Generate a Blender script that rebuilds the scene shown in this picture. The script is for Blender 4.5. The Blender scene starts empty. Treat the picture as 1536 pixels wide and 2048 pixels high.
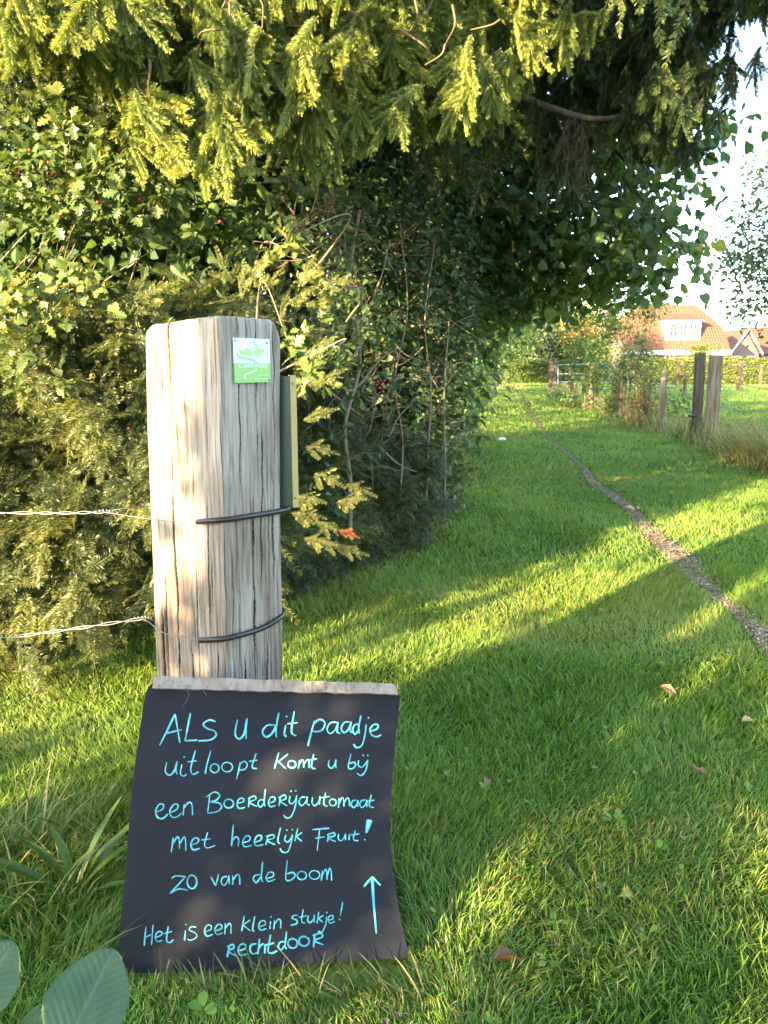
import bpy, math, random
import numpy as np
from mathutils import Vector, Matrix

S = bpy.context.scene
COL = S.collection
R = math.radians
rng = np.random.default_rng(7)
random.seed(7)

# ------------------------------------------------------------------ camera, sky, sun, exposure
CAM_H = 1.15
PITCH = R(10.94)
FPX = 1479.0                      # focal length in pixels of the 1536x2048 frame
cd = bpy.data.cameras.new('camera')
cam = bpy.data.objects.new('camera', cd); COL.objects.link(cam)
cam.location = (0, 0, CAM_H); cam.rotation_euler = (R(90) - PITCH, 0, 0)
cd.sensor_fit = 'VERTICAL'; cd.sensor_height = 36.0; cd.sensor_width = 27.0
cd.lens = 36.0 * FPX / 2048.0
cd.clip_start = 0.02; cd.clip_end = 2000
cd.dof.use_dof = True; cd.dof.focus_distance = 1.75; cd.dof.aperture_fstop = 11.0
S.camera = cam

SUN_EL, SUN_AZ = R(13.0), R(43.0)   # azimuth measured from straight behind the camera towards the left
sun_dir = Vector((-math.sin(SUN_AZ) * math.cos(SUN_EL), -math.cos(SUN_AZ) * math.cos(SUN_EL), math.sin(SUN_EL)))  # towards the sun
W = bpy.data.worlds.new('World'); S.world = W; W.use_nodes = True
wn = W.node_tree.nodes; wl = W.node_tree.links
sky = wn.new('ShaderNodeTexSky'); sky.sky_type = 'NISHITA'; sky.sun_disc = False
sky.sun_elevation = SUN_EL
sky.sun_rotation = math.atan2(sun_dir.x, sun_dir.y)
sky.air_density = 1.0; sky.dust_density = 0.7; sky.ozone_density = 1.0
bg = wn['Background']; bg.inputs['Strength'].default_value = 0.15
wl.new(sky.outputs[0], bg.inputs['Color'])
sl = bpy.data.lights.new('sun', 'SUN'); sl.energy = 5.0; sl.angle = R(0.53); sl.color = (1.0, 0.73, 0.40)
so = bpy.data.objects.new('sun', sl); COL.objects.link(so)
so.rotation_euler = (-sun_dir).to_track_quat('-Z', 'Y').to_euler()
S.view_settings.view_transform = 'Standard'; S.view_settings.look = 'None'
S.view_settings.exposure = 3.08; S.view_settings.gamma = 1.0
S.render.engine = 'CYCLES'
S.cycles.max_bounces = 8; S.cycles.diffuse_bounces = 4; S.cycles.transmission_bounces = 6
S.cycles.glossy_bounces = 3; S.cycles.transparent_max_bounces = 8
S.cycles.use_denoising = True; S.cycles.denoising_input_passes = 'RGB_ALBEDO_NORMAL'; S.cycles.denoising_prefilter = 'ACCURATE'; S.cycles.use_adaptive_sampling = False
S.cycles.caustics_reflective = False; S.cycles.caustics_refractive = False
S.cycles.sample_clamp_indirect = 1.5

# ------------------------------------------------------------------ geometry from the camera model
def ray(px, py):
    xc = (px - 768.0) / FPX; yc = (1024.0 - py) / FPX
    c, s = math.cos(PITCH), math.sin(PITCH)
    return np.array([xc, c + yc * s, -s + yc * c])

def at(px, py, Y):
    d = ray(px, py); t = Y / d[1]
    return np.array([d[0] * t, Y, CAM_H + d[2] * t])

def gnd(px, py, z=0.0):
    d = ray(px, py); t = (z - CAM_H) / d[2]
    return np.array([d[0] * t, d[1] * t, z])

def at_v(px, py, Y):
    xc = (px - 768.0) / FPX; yc = (1024.0 - py) / FPX
    c, s = math.cos(PITCH), math.sin(PITCH)
    dy = c + yc * s; dz = -s + yc * c
    t = Y / dy
    return np.stack([xc * t, Y + 0 * t, CAM_H + dz * t], -1)

def to_px(P):
    P = np.asarray(P); c, s = math.cos(PITCH), math.sin(PITCH)
    y = P[..., 1]; z = P[..., 2] - CAM_H
    dep = np.maximum(y * c - z * s, 1e-3); up = y * s + z * c
    return 768 + FPX * P[..., 0] / dep, 1024 - FPX * up / dep

def vnoise(x, y, seed=0):
    x = np.asarray(x, float); y = np.asarray(y, float)
    xi = np.floor(x).astype(np.int64); yi = np.floor(y).astype(np.int64)
    xf = x - xi; yf = y - yi
    u = xf * xf * (3 - 2 * xf); v = yf * yf * (3 - 2 * yf)
    def h(a, b):
        n = (a * 374761393 + b * 668265263 + seed * 974634777) & 0xffffffff
        n = ((n ^ (n >> 13)) * 1274126177) & 0xffffffff
        n = n ^ (n >> 16)
        return (n & 0xffff) / 65535.0
    return ((h(xi, yi) * (1 - u) + h(xi + 1, yi) * u) * (1 - v) + (h(xi, yi + 1) * (1 - u) + h(xi + 1, yi + 1) * u) * v) * 2 - 1

def unit(v):
    v = np.asarray(v, float)
    return v / np.maximum(np.linalg.norm(v, axis=-1, keepdims=True), 1e-9)

def frames(d, up):
    """rotation matrices whose columns are: d, side, normal (normal close to up)"""
    d = unit(d); up = np.broadcast_to(np.asarray(up, float), d.shape)
    y = np.cross(up, d); bad = np.linalg.norm(y, axis=-1) < 1e-4
    y = np.where(bad[..., None], np.cross(np.array([1.0, 0.2, 0.1]), d), y)
    y = unit(y); z = np.cross(d, y)
    return np.stack([d, y, z], -1)

class Geo:
    def __init__(self):
        self.v = []; self.f = []; self.m = []; self.r = []; self.n = 0
    def add(self, V, F, mat=0, rnd=0.0):
        V = np.asarray(V, np.float32).reshape(-1, 3)
        self.v.append(V)
        self.r.append(np.broadcast_to(np.asarray(rnd, np.float32), (len(V),)))
        groups = F if isinstance(F, tuple) else (F,)
        for G in groups:
            G = np.asarray(G, np.int64)
            if G.size == 0: continue
            self.f.append(G + self.n)
            self.m.append(np.broadcast_to(np.asarray(mat, np.int32), (len(G),)))
        self.n += len(V)
        return self
    def scatter(self, T, M, P, rnd, sc=1.0):
        """T: template (Geo), M (N,3,3), P (N,3), rnd (N,), sc (N,) or number"""
        TV = np.concatenate(T.v); TR = np.concatenate(T.r)
        N = len(P); n = len(TV)
        if N == 0: return self
        M = M * np.asarray(sc, float).reshape(-1, 1, 1)
        V = np.einsum('nij,vj->nvi', M.astype(np.float32), TV.astype(np.float32)) + np.asarray(P, np.float32)[:, None, :]
        self.v.append(V.reshape(-1, 3).astype(np.float32))
        self.r.append((np.asarray(rnd)[:, None] + TR[None, :]).reshape(-1).astype(np.float32))
        off = (np.arange(N) * n)[:, None, None]
        for G, m in zip(T.f, T.m):
            self.f.append((G[None] + off).reshape(-1, G.shape[1]) + self.n)
            self.m.append(np.tile(m, N))
        self.n += N * n
        return self
    def build(self, name, mats, parent=None, smooth=False, loc=None):
        me = bpy.data.meshes.new(name)
        V = np.concatenate(self.v)
        if loc is not None: V = V - np.asarray(loc, np.float32)
        me.vertices.add(len(V)); me.vertices.foreach_set('co', V.reshape(-1))
        sizes = np.concatenate([np.full(len(g), g.shape[1], np.int64) for g in self.f])
        loops = np.concatenate([g.reshape(-1) for g in self.f])
        me.loops.add(len(loops)); me.loops.foreach_set('vertex_index', loops.astype(np.int32))
        me.polygons.add(len(sizes))
        st = np.zeros(len(sizes), np.int64); st[1:] = np.cumsum(sizes)[:-1]
        me.polygons.foreach_set('loop_start', st.astype(np.int32))
        me.polygons.foreach_set('material_index', np.concatenate(self.m).astype(np.int32))
        me.polygons.foreach_set('use_smooth', np.full(len(sizes), bool(smooth)))
        a = me.attributes.new('rnd', 'FLOAT', 'POINT')
        a.data.foreach_set('value', np.concatenate(self.r).astype(np.float32))
        me.update(calc_edges=True)
        for m in (mats if isinstance(mats, (list, tuple)) else [mats]): me.materials.append(m)
        o = bpy.data.objects.new(name, me); COL.objects.link(o)
        if loc is not None: o.location = tuple(float(q) for q in loc)
        if parent is not None:
            o.parent = parent
            o.location = Vector(o.location) - parent.matrix_basis.translation if loc is not None else -parent.matrix_basis.translation
        return o

def tag(o, label=None, cat=None, group=None, kind=None):
    if label: o['label'] = label
    if cat: o['category'] = cat
    if group: o['group'] = group
    if kind: o['kind'] = kind
    return o

def thing(name, loc, label, cat, group=None):
    o = bpy.data.objects.new(name, None); COL.objects.link(o)
    o.location = tuple(float(q) for q in loc); o.empty_display_size = 0.05
    return tag(o, label, cat, group)

# ------------------------------------------------------------------ shape helpers
def box(g, lo, hi, mat=0, rnd=0.0, M=None, P=None):
    lo = np.asarray(lo, float); hi = np.asarray(hi, float)
    V = np.array([[(lo, hi)[i][0], (lo, hi)[j][1], (lo, hi)[k][2]] for k in (0, 1) for j in (0, 1) for i in (0, 1)])
    if M is not None: V = V @ np.asarray(M).T
    if P is not None: V = V + np.asarray(P)
    F = np.array([[0, 2, 3, 1], [4, 5, 7, 6], [0, 1, 5, 4], [2, 6, 7, 3], [0, 4, 6, 2], [1, 3, 7, 5]])
    return g.add(V, F, mat, rnd)

def catmull(P, n=6):
    P = np.asarray(P, float)
    if len(P) < 3: return np.array([P[0] + (P[-1] - P[0]) * t for t in np.linspace(0, 1, n + 1)])
    Q = np.vstack([2 * P[0] - P[1], P, 2 * P[-1] - P[-2]])
    out = []
    for i in range(1, len(Q) - 2):
        for t in np.linspace(0, 1, n, endpoint=False):
            a, b, c, d = Q[i - 1], Q[i], Q[i + 1], Q[i + 2]
            out.append(0.5 * (2 * b + (c - a) * t + (2 * a - 5 * b + 4 * c - d) * t * t + (3 * b - a - 3 * c + d) * t ** 3))
    out.append(P[-1])
    return np.array(out)

def tube(g, pts, r0, r1=None, sides=6, mat=0, rnd=0.0, cap=True):
    P = np.asarray(pts, float); n = len(P)
    r = np.linspace(r0, r0 if r1 is None else r1, n) if np.isscalar(r0) else np.asarray(r0)
    T = unit(np.gradient(P, axis=0))
    up = np.array([0.0, 0.0, 1.0]) if abs(T[0][2]) < 0.9 else np.array([1.0, 0, 0])
    a = unit(np.cross(T, up)); b = np.cross(T, a)
    th = np.linspace(0, 2 * np.pi, sides, endpoint=False)
    V = P[:, None] + r[:, None, None] * (np.cos(th)[None, :, None] * a[:, None] + np.sin(th)[None, :, None] * b[:, None])
    i = np.arange(n - 1)[:, None] * sides; j = np.arange(sides)[None]; k = (j + 1) % sides
    F = np.stack([i + j, i + k, i + sides + k, i + sides + j], -1).reshape(-1, 4)
    g.add(V.reshape(-1, 3), F, mat, rnd)
    if cap and sides >= 3:
        c = np.concatenate([[P[0]], V[0]]); f = np.array([[0, 1 + (q + 1) % sides, 1 + q] for q in range(sides)])
        g.add(c, f, mat, rnd)
        c = np.concatenate([[P[-1]], V[-1]]); f = np.array([[0, 1 + q, 1 + (q + 1) % sides] for q in range(sides)])
        g.add(c, f, mat, rnd)
    return g

def sphere(g, c, r, mat=0, rnd=0.0, nu=8, nv=6, sq=(1, 1, 1)):
    u = np.linspace(0, 2 * np.pi, nu, endpoint=False); v = np.linspace(0.02, np.pi - 0.02, nv)
    V = np.stack([np.sin(v)[:, None] * np.cos(u)[None], np.sin(v)[:, None] * np.sin(u)[None], np.cos(v)[:, None] + 0 * u[None]], -1)
    V = V * np.asarray(sq) * r + np.asarray(c)
    i = np.arange(nv - 1)[:, None] * nu; j = np.arange(nu)[None]; k = (j + 1) % nu
    F = np.stack([i + j, i + nu + j, i + nu + k, i + k], -1).reshape(-1, 4)
    return g.add(V.reshape(-1, 3), F, mat, rnd)

def grid_faces(nr, nc, wrap=False):
    i = np.arange(nr - 1)[:, None]; j = np.arange(nc if wrap else nc - 1)[None]; k = (j + 1) % nc
    return np.stack([i * nc + j, i * nc + k, (i + 1) * nc + k, (i + 1) * nc + j], -1).reshape(-1, 4)

# ------------------------------------------------------------------ materials
def mat_new(name):
    m = bpy.data.materials.new(name); m.use_nodes = True
    nt = m.node_tree; nt.nodes.clear()
    out = nt.nodes.new('ShaderNodeOutputMaterial')
    return m, nt, out

def N(nt, typ, **kw):
    n = nt.nodes.new(typ)
    for k, v in kw.items():
        if k in n.inputs: n.inputs[k].default_value = v
        else: setattr(n, k, v)
    return n

def ramp(nt, stops):
    n = nt.nodes.new('ShaderNodeValToRGB'); e = n.color_ramp.elements
    while len(e) > 1: e.remove(e[-1])
    e[0].position = stops[0][0]; e[0].color = (*stops[0][1], 1)
    for p, c in stops[1:]:
        q = e.new(p); q.color = (*c, 1)
    return n

def leaf_mat(name, stops, trans=0.35, rough=0.5, tint=(1.25, 1.2, 0.6), spec=0.4):
    m, nt, out = mat_new(name)
    at_ = N(nt, 'ShaderNodeAttribute', attribute_name='rnd')
    rp = ramp(nt, stops); nt.links.new(at_.outputs['Fac'], rp.inputs[0])
    p = N(nt, 'ShaderNodeBsdfPrincipled'); p.inputs['Roughness'].default_value = rough
    p.inputs['Specular IOR Level'].default_value = spec
    nt.links.new(rp.outputs[0], p.inputs['Base Color'])
    t = N(nt, 'ShaderNodeBsdfTranslucent')
    mx = nt.nodes.new('ShaderNodeMix'); mx.data_type = 'RGBA'; mx.blend_type = 'MULTIPLY'
    mx.inputs[0].default_value = 1.0; mx.inputs[7].default_value = (*tint, 1)
    nt.links.new(rp.outputs[0], mx.inputs[6]); nt.links.new(mx.outputs[2], t.inputs['Color'])
    s = N(nt, 'ShaderNodeMixShader'); s.inputs[0].default_value = trans
    nt.links.new(p.outputs[0], s.inputs[1]); nt.links.new(t.outputs[0], s.inputs[2])
    nt.links.new(s.outputs[0], out.inputs[0])
    return m

def simple_mat(name, col, rough=0.6, metal=0.0, spec=0.5, noise=None, bump=0.0, nscale=40.0, stretch=(1, 1, 1)):
    m, nt, out = mat_new(name)
    p = N(nt, 'ShaderNodeBsdfPrincipled'); p.inputs['Base Color'].default_value = (*col, 1)
    p.inputs['Roughness'].default_value = rough; p.inputs['Metallic'].default_value = metal
    p.inputs['Specular IOR Level'].default_value = spec
    if noise is not None or bump:
        tc = N(nt, 'ShaderNodeTexCoord'); mp = N(nt, 'ShaderNodeMapping')
        mp.inputs['Scale'].default_value = stretch
        nt.links.new(tc.outputs['Object'], mp.inputs[0])
        nz = N(nt, 'ShaderNodeTexNoise'); nz.inputs['Scale'].default_value = nscale; nz.inputs['Detail'].default_value = 6
        nz.inputs['Roughness'].default_value = 0.65
        nt.links.new(mp.outputs[0], nz.inputs['Vector'])
        if noise is not None:
            rp = ramp(nt, [(0.3, noise), (0.7, col)]); nt.links.new(nz.outputs[0], rp.inputs[0])
            nt.links.new(rp.outputs[0], p.inputs['Base Color'])
        if bump:
            b = N(nt, 'ShaderNodeBump'); b.inputs['Strength'].default_value = bump; b.inputs['Distance'].default_value = 0.01
            nt.links.new(nz.outputs[0], b.inputs['Height']); nt.links.new(b.outputs[0], p.inputs['Normal'])
    nt.links.new(p.outputs[0], out.inputs[0])
    return m

def wood_mat(name, cols, grain=60.0, bump=0.6):
    """weathered wood: grain stretched along z, darker in splits (attribute rnd > 0)"""
    m, nt, out = mat_new(name)
    tc = N(nt, 'ShaderNodeTexCoord')
    mp = N(nt, 'ShaderNodeMapping'); mp.inputs['Scale'].default_value = (grain, grain, grain * 0.035)
    nt.links.new(tc.outputs['Object'], mp.inputs[0])
    n1 = N(nt, 'ShaderNodeTexNoise'); n1.inputs['Scale'].default_value = 1.0; n1.inputs['Detail'].default_value = 8; n1.inputs['Roughness'].default_value = 0.7
    nt.links.new(mp.outputs[0], n1.inputs['Vector'])
    mp2 = N(nt, 'ShaderNodeMapping'); mp2.inputs['Scale'].default_value = (7, 7, 2.2)
    nt.links.new(tc.outputs['Object'], mp2.inputs[0])
    n2 = N(nt, 'ShaderNodeTexNoise'); n2.inputs['Scale'].default_value = 1.0; n2.inputs['Detail'].default_value = 5
    nt.links.new(mp2.outputs[0], n2.inputs['Vector'])
    r1 = ramp(nt, [(0.37, cols[0]), (0.475, cols[1]), (0.66, cols[2])]); nt.links.new(n1.outputs[0], r1.inputs[0])
    r2 = ramp(nt, [(0.36, cols[3]), (0.55, (1, 1, 1))]); nt.links.new(n2.outputs[0], r2.inputs[0])
    mx = nt.nodes.new('ShaderNodeMix'); mx.data_type = 'RGBA'; mx.blend_type = 'MULTIPLY'; mx.inputs[0].default_value = 0.75
    nt.links.new(r1.outputs[0], mx.inputs[6]); nt.links.new(r2.outputs[0], mx.inputs[7])
    at_ = N(nt, 'ShaderNodeAttribute', attribute_name='rnd')
    mx2 = nt.nodes.new('ShaderNodeMix'); mx2.data_type = 'RGBA'; mx2.inputs[7].default_value = (*cols[4], 1)
    nt.links.new(at_.outputs['Fac'], mx2.inputs[0]); nt.links.new(mx.outputs[2], mx2.inputs[6])
    p = N(nt, 'ShaderNodeBsdfPrincipled'); p.inputs['Roughness'].default_value = 0.85; p.inputs['Specular IOR Level'].default_value = 0.25
    nt.links.new(mx2.outputs[2], p.inputs['Base Color'])
    b = N(nt, 'ShaderNodeBump'); b.inputs['Strength'].default_value = bump; b.inputs['Distance'].default_value = 0.004
    nt.links.new(n1.outputs[0], b.inputs['Height']); nt.links.new(b.outputs[0], p.inputs['Normal'])
    nt.links.new(p.outputs[0], out.inputs[0])
    return m

M_grass = leaf_mat('grass_blade', [(0.0, (0.105, 0.205, 0.030)), (0.45, (0.175, 0.295, 0.046)), (0.8, (0.26, 0.37, 0.068)), (0.93, (0.31, 0.36, 0.09)), (0.97, (0.36, 0.30, 0.13))], 0.4, 0.45, (1.3, 1.25, 0.55))
M_tall = leaf_mat('tall_grass_blade', [(0.0, (0.07, 0.12, 0.02)), (0.55, (0.13, 0.18, 0.04)), (0.75, (0.28, 0.25, 0.10)), (1.0, (0.45, 0.37, 0.19))], 0.4, 0.5)
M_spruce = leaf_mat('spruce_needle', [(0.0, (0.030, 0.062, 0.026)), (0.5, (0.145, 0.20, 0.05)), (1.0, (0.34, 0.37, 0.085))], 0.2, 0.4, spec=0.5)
M_yew = leaf_mat('yew_needle', [(0.0, (0.022, 0.045, 0.016)), (0.5, (0.068, 0.095, 0.024)), (1.0, (0.165, 0.175, 0.035))], 0.2, 0.38, spec=0.5)
M_haw = leaf_mat('hawthorn_leaf', [(0.0, (0.045, 0.085, 0.025)), (0.6, (0.085, 0.13, 0.035)), (0.9, (0.16, 0.19, 0.05)), (1.0, (0.25, 0.20, 0.06))], 0.3, 0.4)
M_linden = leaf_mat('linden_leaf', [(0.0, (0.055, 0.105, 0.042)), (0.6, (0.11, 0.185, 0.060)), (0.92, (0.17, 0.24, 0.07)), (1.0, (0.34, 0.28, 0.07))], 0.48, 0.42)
M_hedge = leaf_mat('hedgerow_leaf', [(0.0, (0.042, 0.09, 0.026)), (0.6, (0.078, 0.15, 0.036)), (0.93, (0.13, 0.21, 0.045)), (1.0, (0.30, 0.27, 0.06))], 0.4, 0.42)
M_elder = leaf_mat('shrub_leaf', [(0.0, (0.038, 0.078, 0.032)), (0.6, (0.075, 0.13, 0.05)), (0.92, (0.12, 0.18, 0.06)), (1.0, (0.28, 0.25, 0.06))], 0.32, 0.42)
M_clip = leaf_mat('clipped_hedge_leaf', [(0.0, (0.06, 0.11, 0.02)), (0.6, (0.12, 0.17, 0.03)), (1.0, (0.22, 0.23, 0.045))], 0.3, 0.45)
M_autumn = leaf_mat('autumn_leaf', [(0.0, (0.16, 0.15, 0.035)), (0.5, (0.36, 0.26, 0.06)), (1.0, (0.5, 0.36, 0.12))], 0.35, 0.5)
M_apple = leaf_mat('apple_leaf', [(0.0, (0.045, 0.085, 0.035)), (0.7, (0.09, 0.14, 0.06)), (1.0, (0.17, 0.20, 0.08))], 0.35, 0.45)
M_bark = simple_mat('bark', (0.11, 0.085, 0.06), 0.9, noise=(0.05, 0.038, 0.028), bump=0.6, nscale=18, stretch=(1, 1, 0.25))
M_twig = simple_mat('twig_bark', (0.24, 0.19, 0.135), 0.85, noise=(0.12, 0.085, 0.055), nscale=60)
M_twig2 = simple_mat('spruce_twig', (0.13, 0.085, 0.04), 0.8)
M_twig3 = simple_mat('yew_twig', (0.085, 0.08, 0.028), 0.8)
M_dead = simple_mat('dead_needle', (0.26, 0.085, 0.03), 0.8)
M_berry = simple_mat('berry', (0.15, 0.010, 0.012), 0.3)
M_post = wood_mat('weathered_oak', [(0.15, 0.118, 0.09), (0.325, 0.28, 0.24), (0.45, 0.405, 0.365), (0.50, 0.41, 0.34), (0.02, 0.014, 0.010)], 130, 0.9)
M_fpost = wood_mat('fence_wood', [(0.045, 0.036, 0.028), (0.105, 0.085, 0.068), (0.17, 0.14, 0.113), (0.6, 0.5, 0.4), (0.02, 0.014, 0.010)], 40)
M_fpost2 = wood_mat('pale_fence_wood', [(0.11, 0.085, 0.06), (0.23, 0.182, 0.135), (0.33, 0.265, 0.20), (0.6, 0.5, 0.4), (0.02, 0.014, 0.010)], 40)
M_batten = wood_mat('batten_wood', [(0.13, 0.11, 0.09), (0.24, 0.21, 0.185), (0.32, 0.29, 0.26), (0.7, 0.65, 0.6), (0.03, 0.02, 0.02)], 50)
M_wire = simple_mat('galvanised_wire', (0.23, 0.23, 0.235), 0.5, 0.8)
M_rust = simple_mat('old_wire', (0.07, 0.06, 0.055), 0.6, 0.5)
M_hose = simple_mat('black_hose', (0.012, 0.012, 0.013), 0.38, noise=(0.02, 0.018, 0.016), nscale=90)
M_green = simple_mat('green_paint', (0.018, 0.050, 0.042), 0.32, noise=(0.026, 0.062, 0.05), nscale=60)
M_sunlit = simple_mat('sunlit_paint', (0.42, 0.33, 0.14), 0.45, noise=(0.36, 0.29, 0.13), nscale=50)  # sun glint on the dark green strip, mixed as a straw colour

# ------------------------------------------------------------------ the lie of the land
TRACK = np.array([(1.2, 1.50), (2.0, 1.52), (2.73, 1.60), (3.22, 1.66), (3.86, 1.70), (6.0, 2.00), (9.45, 2.40), (13.1, 2.86), (20, 3.95), (27.8, 5.2), (40, 7.1), (64, 10.6)])
def track_x(Y): return np.interp(Y, TRACK[:, 0], TRACK[:, 1])
HX = np.array([(-6, 2.0), (-1.9, 2.75), (-1.3, 3.0), (-0.56, 4.06), (-0.15, 4.5)])
HY = np.array([(4.5, -0.15), (6.27, 0.4), (10.6, 1.17), (18.6, 2.44), (33, 5.1), (64, 10.2)])
def behind_hedge(X, Y, m=0.1):
    a = (X < -0.15) & (Y > np.interp(X, HX[:, 0], HX[:, 1]) + m)
    b = (Y > 4.5) & (X < np.interp(Y, HY[:, 0], HY[:, 1]) - m)
    return a | b
FENCE = np.array([(3.0, 3.9), (7.5, 4.45), (11.3, 4.98), (14.1, 5.3), (17.7, 5.75), (21.5, 6.15), (27, 7.0), (38.7, 8.9)])
def fence_x(Y): return np.interp(Y, FENCE[:, 0], FENCE[:, 1])

# ------------------------------------------------------------------ ground
def ground_z(X, Y):
    return 0.012 * vnoise(X * 1.1, Y * 1.1, 3) + 0.02 * vnoise(X * 0.35, Y * 0.35, 5)
m, nt, out = mat_new('meadow_soil')
tc = N(nt, 'ShaderNodeTexCoord')
n1 = N(nt, 'ShaderNodeTexNoise'); n1.inputs['Scale'].default_value = 3.0; n1.inputs['Detail'].default_value = 8
n2 = N(nt, 'ShaderNodeTexNoise'); n2.inputs['Scale'].default_value = 60.0; n2.inputs['Detail'].default_value = 6
nt.links.new(tc.outputs['Object'], n1.inputs['Vector']); nt.links.new(tc.outputs['Object'], n2.inputs['Vector'])
r1 = ramp(nt, [(0.35, (0.045, 0.085, 0.014)), (0.65, (0.085, 0.13, 0.025))]); nt.links.new(n1.outputs[0], r1.inputs[0])
r2 = ramp(nt, [(0.35, (0.45, 0.42, 0.35)), (0.65, (1.1, 1.05, 1.0))]); nt.links.new(n2.outputs[0], r2.inputs[0])
mx = nt.nodes.new('ShaderNodeMix'); mx.data_type = 'RGBA'; mx.blend_type = 'MULTIPLY'; mx.inputs[0].default_value = 1
nt.links.new(r1.outputs[0], mx.inputs[6]); nt.links.new(r2.outputs[0], mx.inputs[7])
p = N(nt, 'ShaderNodeBsdfPrincipled'); p.inputs['Roughness'].default_value = 0.95; p.inputs['Specular IOR Level'].default_value = 0.1
nt.links.new(mx.outputs[2], p.inputs['Base Color']); nt.links.new(p.outputs[0], out.inputs[0])
M_ground = m
gx = np.concatenate([[-900, -300, -100, -40], np.linspace(-14, 16, 200), [40, 100, 300, 900]])
gy = np.concatenate([[-900, -200, -60, -20], np.linspace(-8, 24, 210), np.linspace(25, 120, 60), [200, 400, 900]])
GX, GY = np.meshgrid(gx, gy)
GZ = ground_z(GX, GY) * (np.abs(GX) < 60) * (np.abs(GY) < 200)
g = Geo(); g.add(np.stack([GX, GY, GZ], -1).reshape(-1, 3), grid_faces(len(gy), len(gx)))
tag(g.build('ground', M_ground, smooth=True), kind='structure')

# bare earth track
m, nt, out = mat_new('bare_earth')
tc = N(nt, 'ShaderNodeTexCoord')
n1 = N(nt, 'ShaderNodeTexNoise'); n1.inputs['Scale'].default_value = 22.0; n1.inputs['Detail'].default_value = 8
nt.links.new(tc.outputs['Object'], n1.inputs['Vector'])
r1 = ramp(nt, [(0.35, (0.085, 0.052, 0.030)), (0.5, (0.155, 0.10, 0.064)), (0.66, (0.25, 0.175, 0.12))]); nt.links.new(n1.outputs[0], r1.inputs[0])
p = N(nt, 'ShaderNodeBsdfPrincipled'); p.inputs['Roughness'].default_value = 0.95; p.inputs['Specular IOR Level'].default_value = 0.1
b = N(nt, 'ShaderNodeBump'); b.inputs['Strength'].default_value = 0.8; b.inputs['Distance'].default_value = 0.01
nt.links.new(n1.outputs[0], b.inputs['Height']); nt.links.new(b.outputs[0], p.inputs['Normal'])
nt.links.new(r1.outputs[0], p.inputs['Base Color']); nt.links.new(p.outputs[0], out.inputs[0])
M_earth = m
def track_halfwidth(Y):
    return (0.115 + 0.07 * vnoise(Y * 0.9, 0 * Y, 11)) * np.interp(Y, [0, 4, 7, 12, 30, 64], [1.1, 0.66, 0.34, 0.28, 0.36, 0.36])
ty = np.concatenate([np.linspace(1.2, 14, 180), np.linspace(14.3, 64, 120)])
tx = track_x(ty) + 0.05 * vnoise(ty * 0.8, 0 * ty, 4); hw = track_halfwidth(ty)
V = []
for k in np.linspace(-1, 1, 7):
    X = tx + k * hw * (1 + 0.2 * vnoise(ty * 5, k * 7 + 0 * ty, 8))
    V.append(np.stack([X, ty, ground_z(X, ty) + 0.006 + 0.004 * (1 - k * k)], -1))
V = np.stack(V, 1)
g = Geo(); g.add(V.reshape(-1, 3), grid_faces(len(ty), 7))
tag(g.build('dirt_track', M_earth, smooth=True), kind='structure')

# gravel and shell grit on the track
M_grit = leaf_mat('grit', [(0.0, (0.13, 0.085, 0.055)), (0.55, (0.26, 0.195, 0.14)), (1.0, (0.62, 0.60, 0.60))], 0.0, 0.8)
T = Geo(); sphere(T, (0, 0, 0), 1.0, nu=5, nv=4, sq=(1, 0.75, 0.5))
n = 6000
Y = 1.3 + 12 * rng.random(n) ** 1.9; keep = rng.random(n) < np.interp(Y, [0, 4.5, 6, 9, 13], [1, 0.9, 0.45, 0.2, 0.1]); Y = Y[keep]; n = len(Y)
X = track_x(Y) + 0.05 * vnoise(Y * 0.8, 0 * Y, 4) + track_halfwidth(Y) * np.clip(rng.normal(0, 0.55, n), -1.3, 1.3)
s = 0.0025 + 0.006 * rng.random(n) ** 3
Mx = frames(np.stack([rng.normal(size=n), rng.normal(size=n), 0.2 * rng.normal(size=n)], -1), (0, 0, 1))
g = Geo(); g.scatter(T, Mx, np.stack([X, Y, ground_z(X, Y) + 0.009], -1), rng.random(n), s)
tag(g.build('track_gravel', M_grit), kind='stuff')

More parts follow.
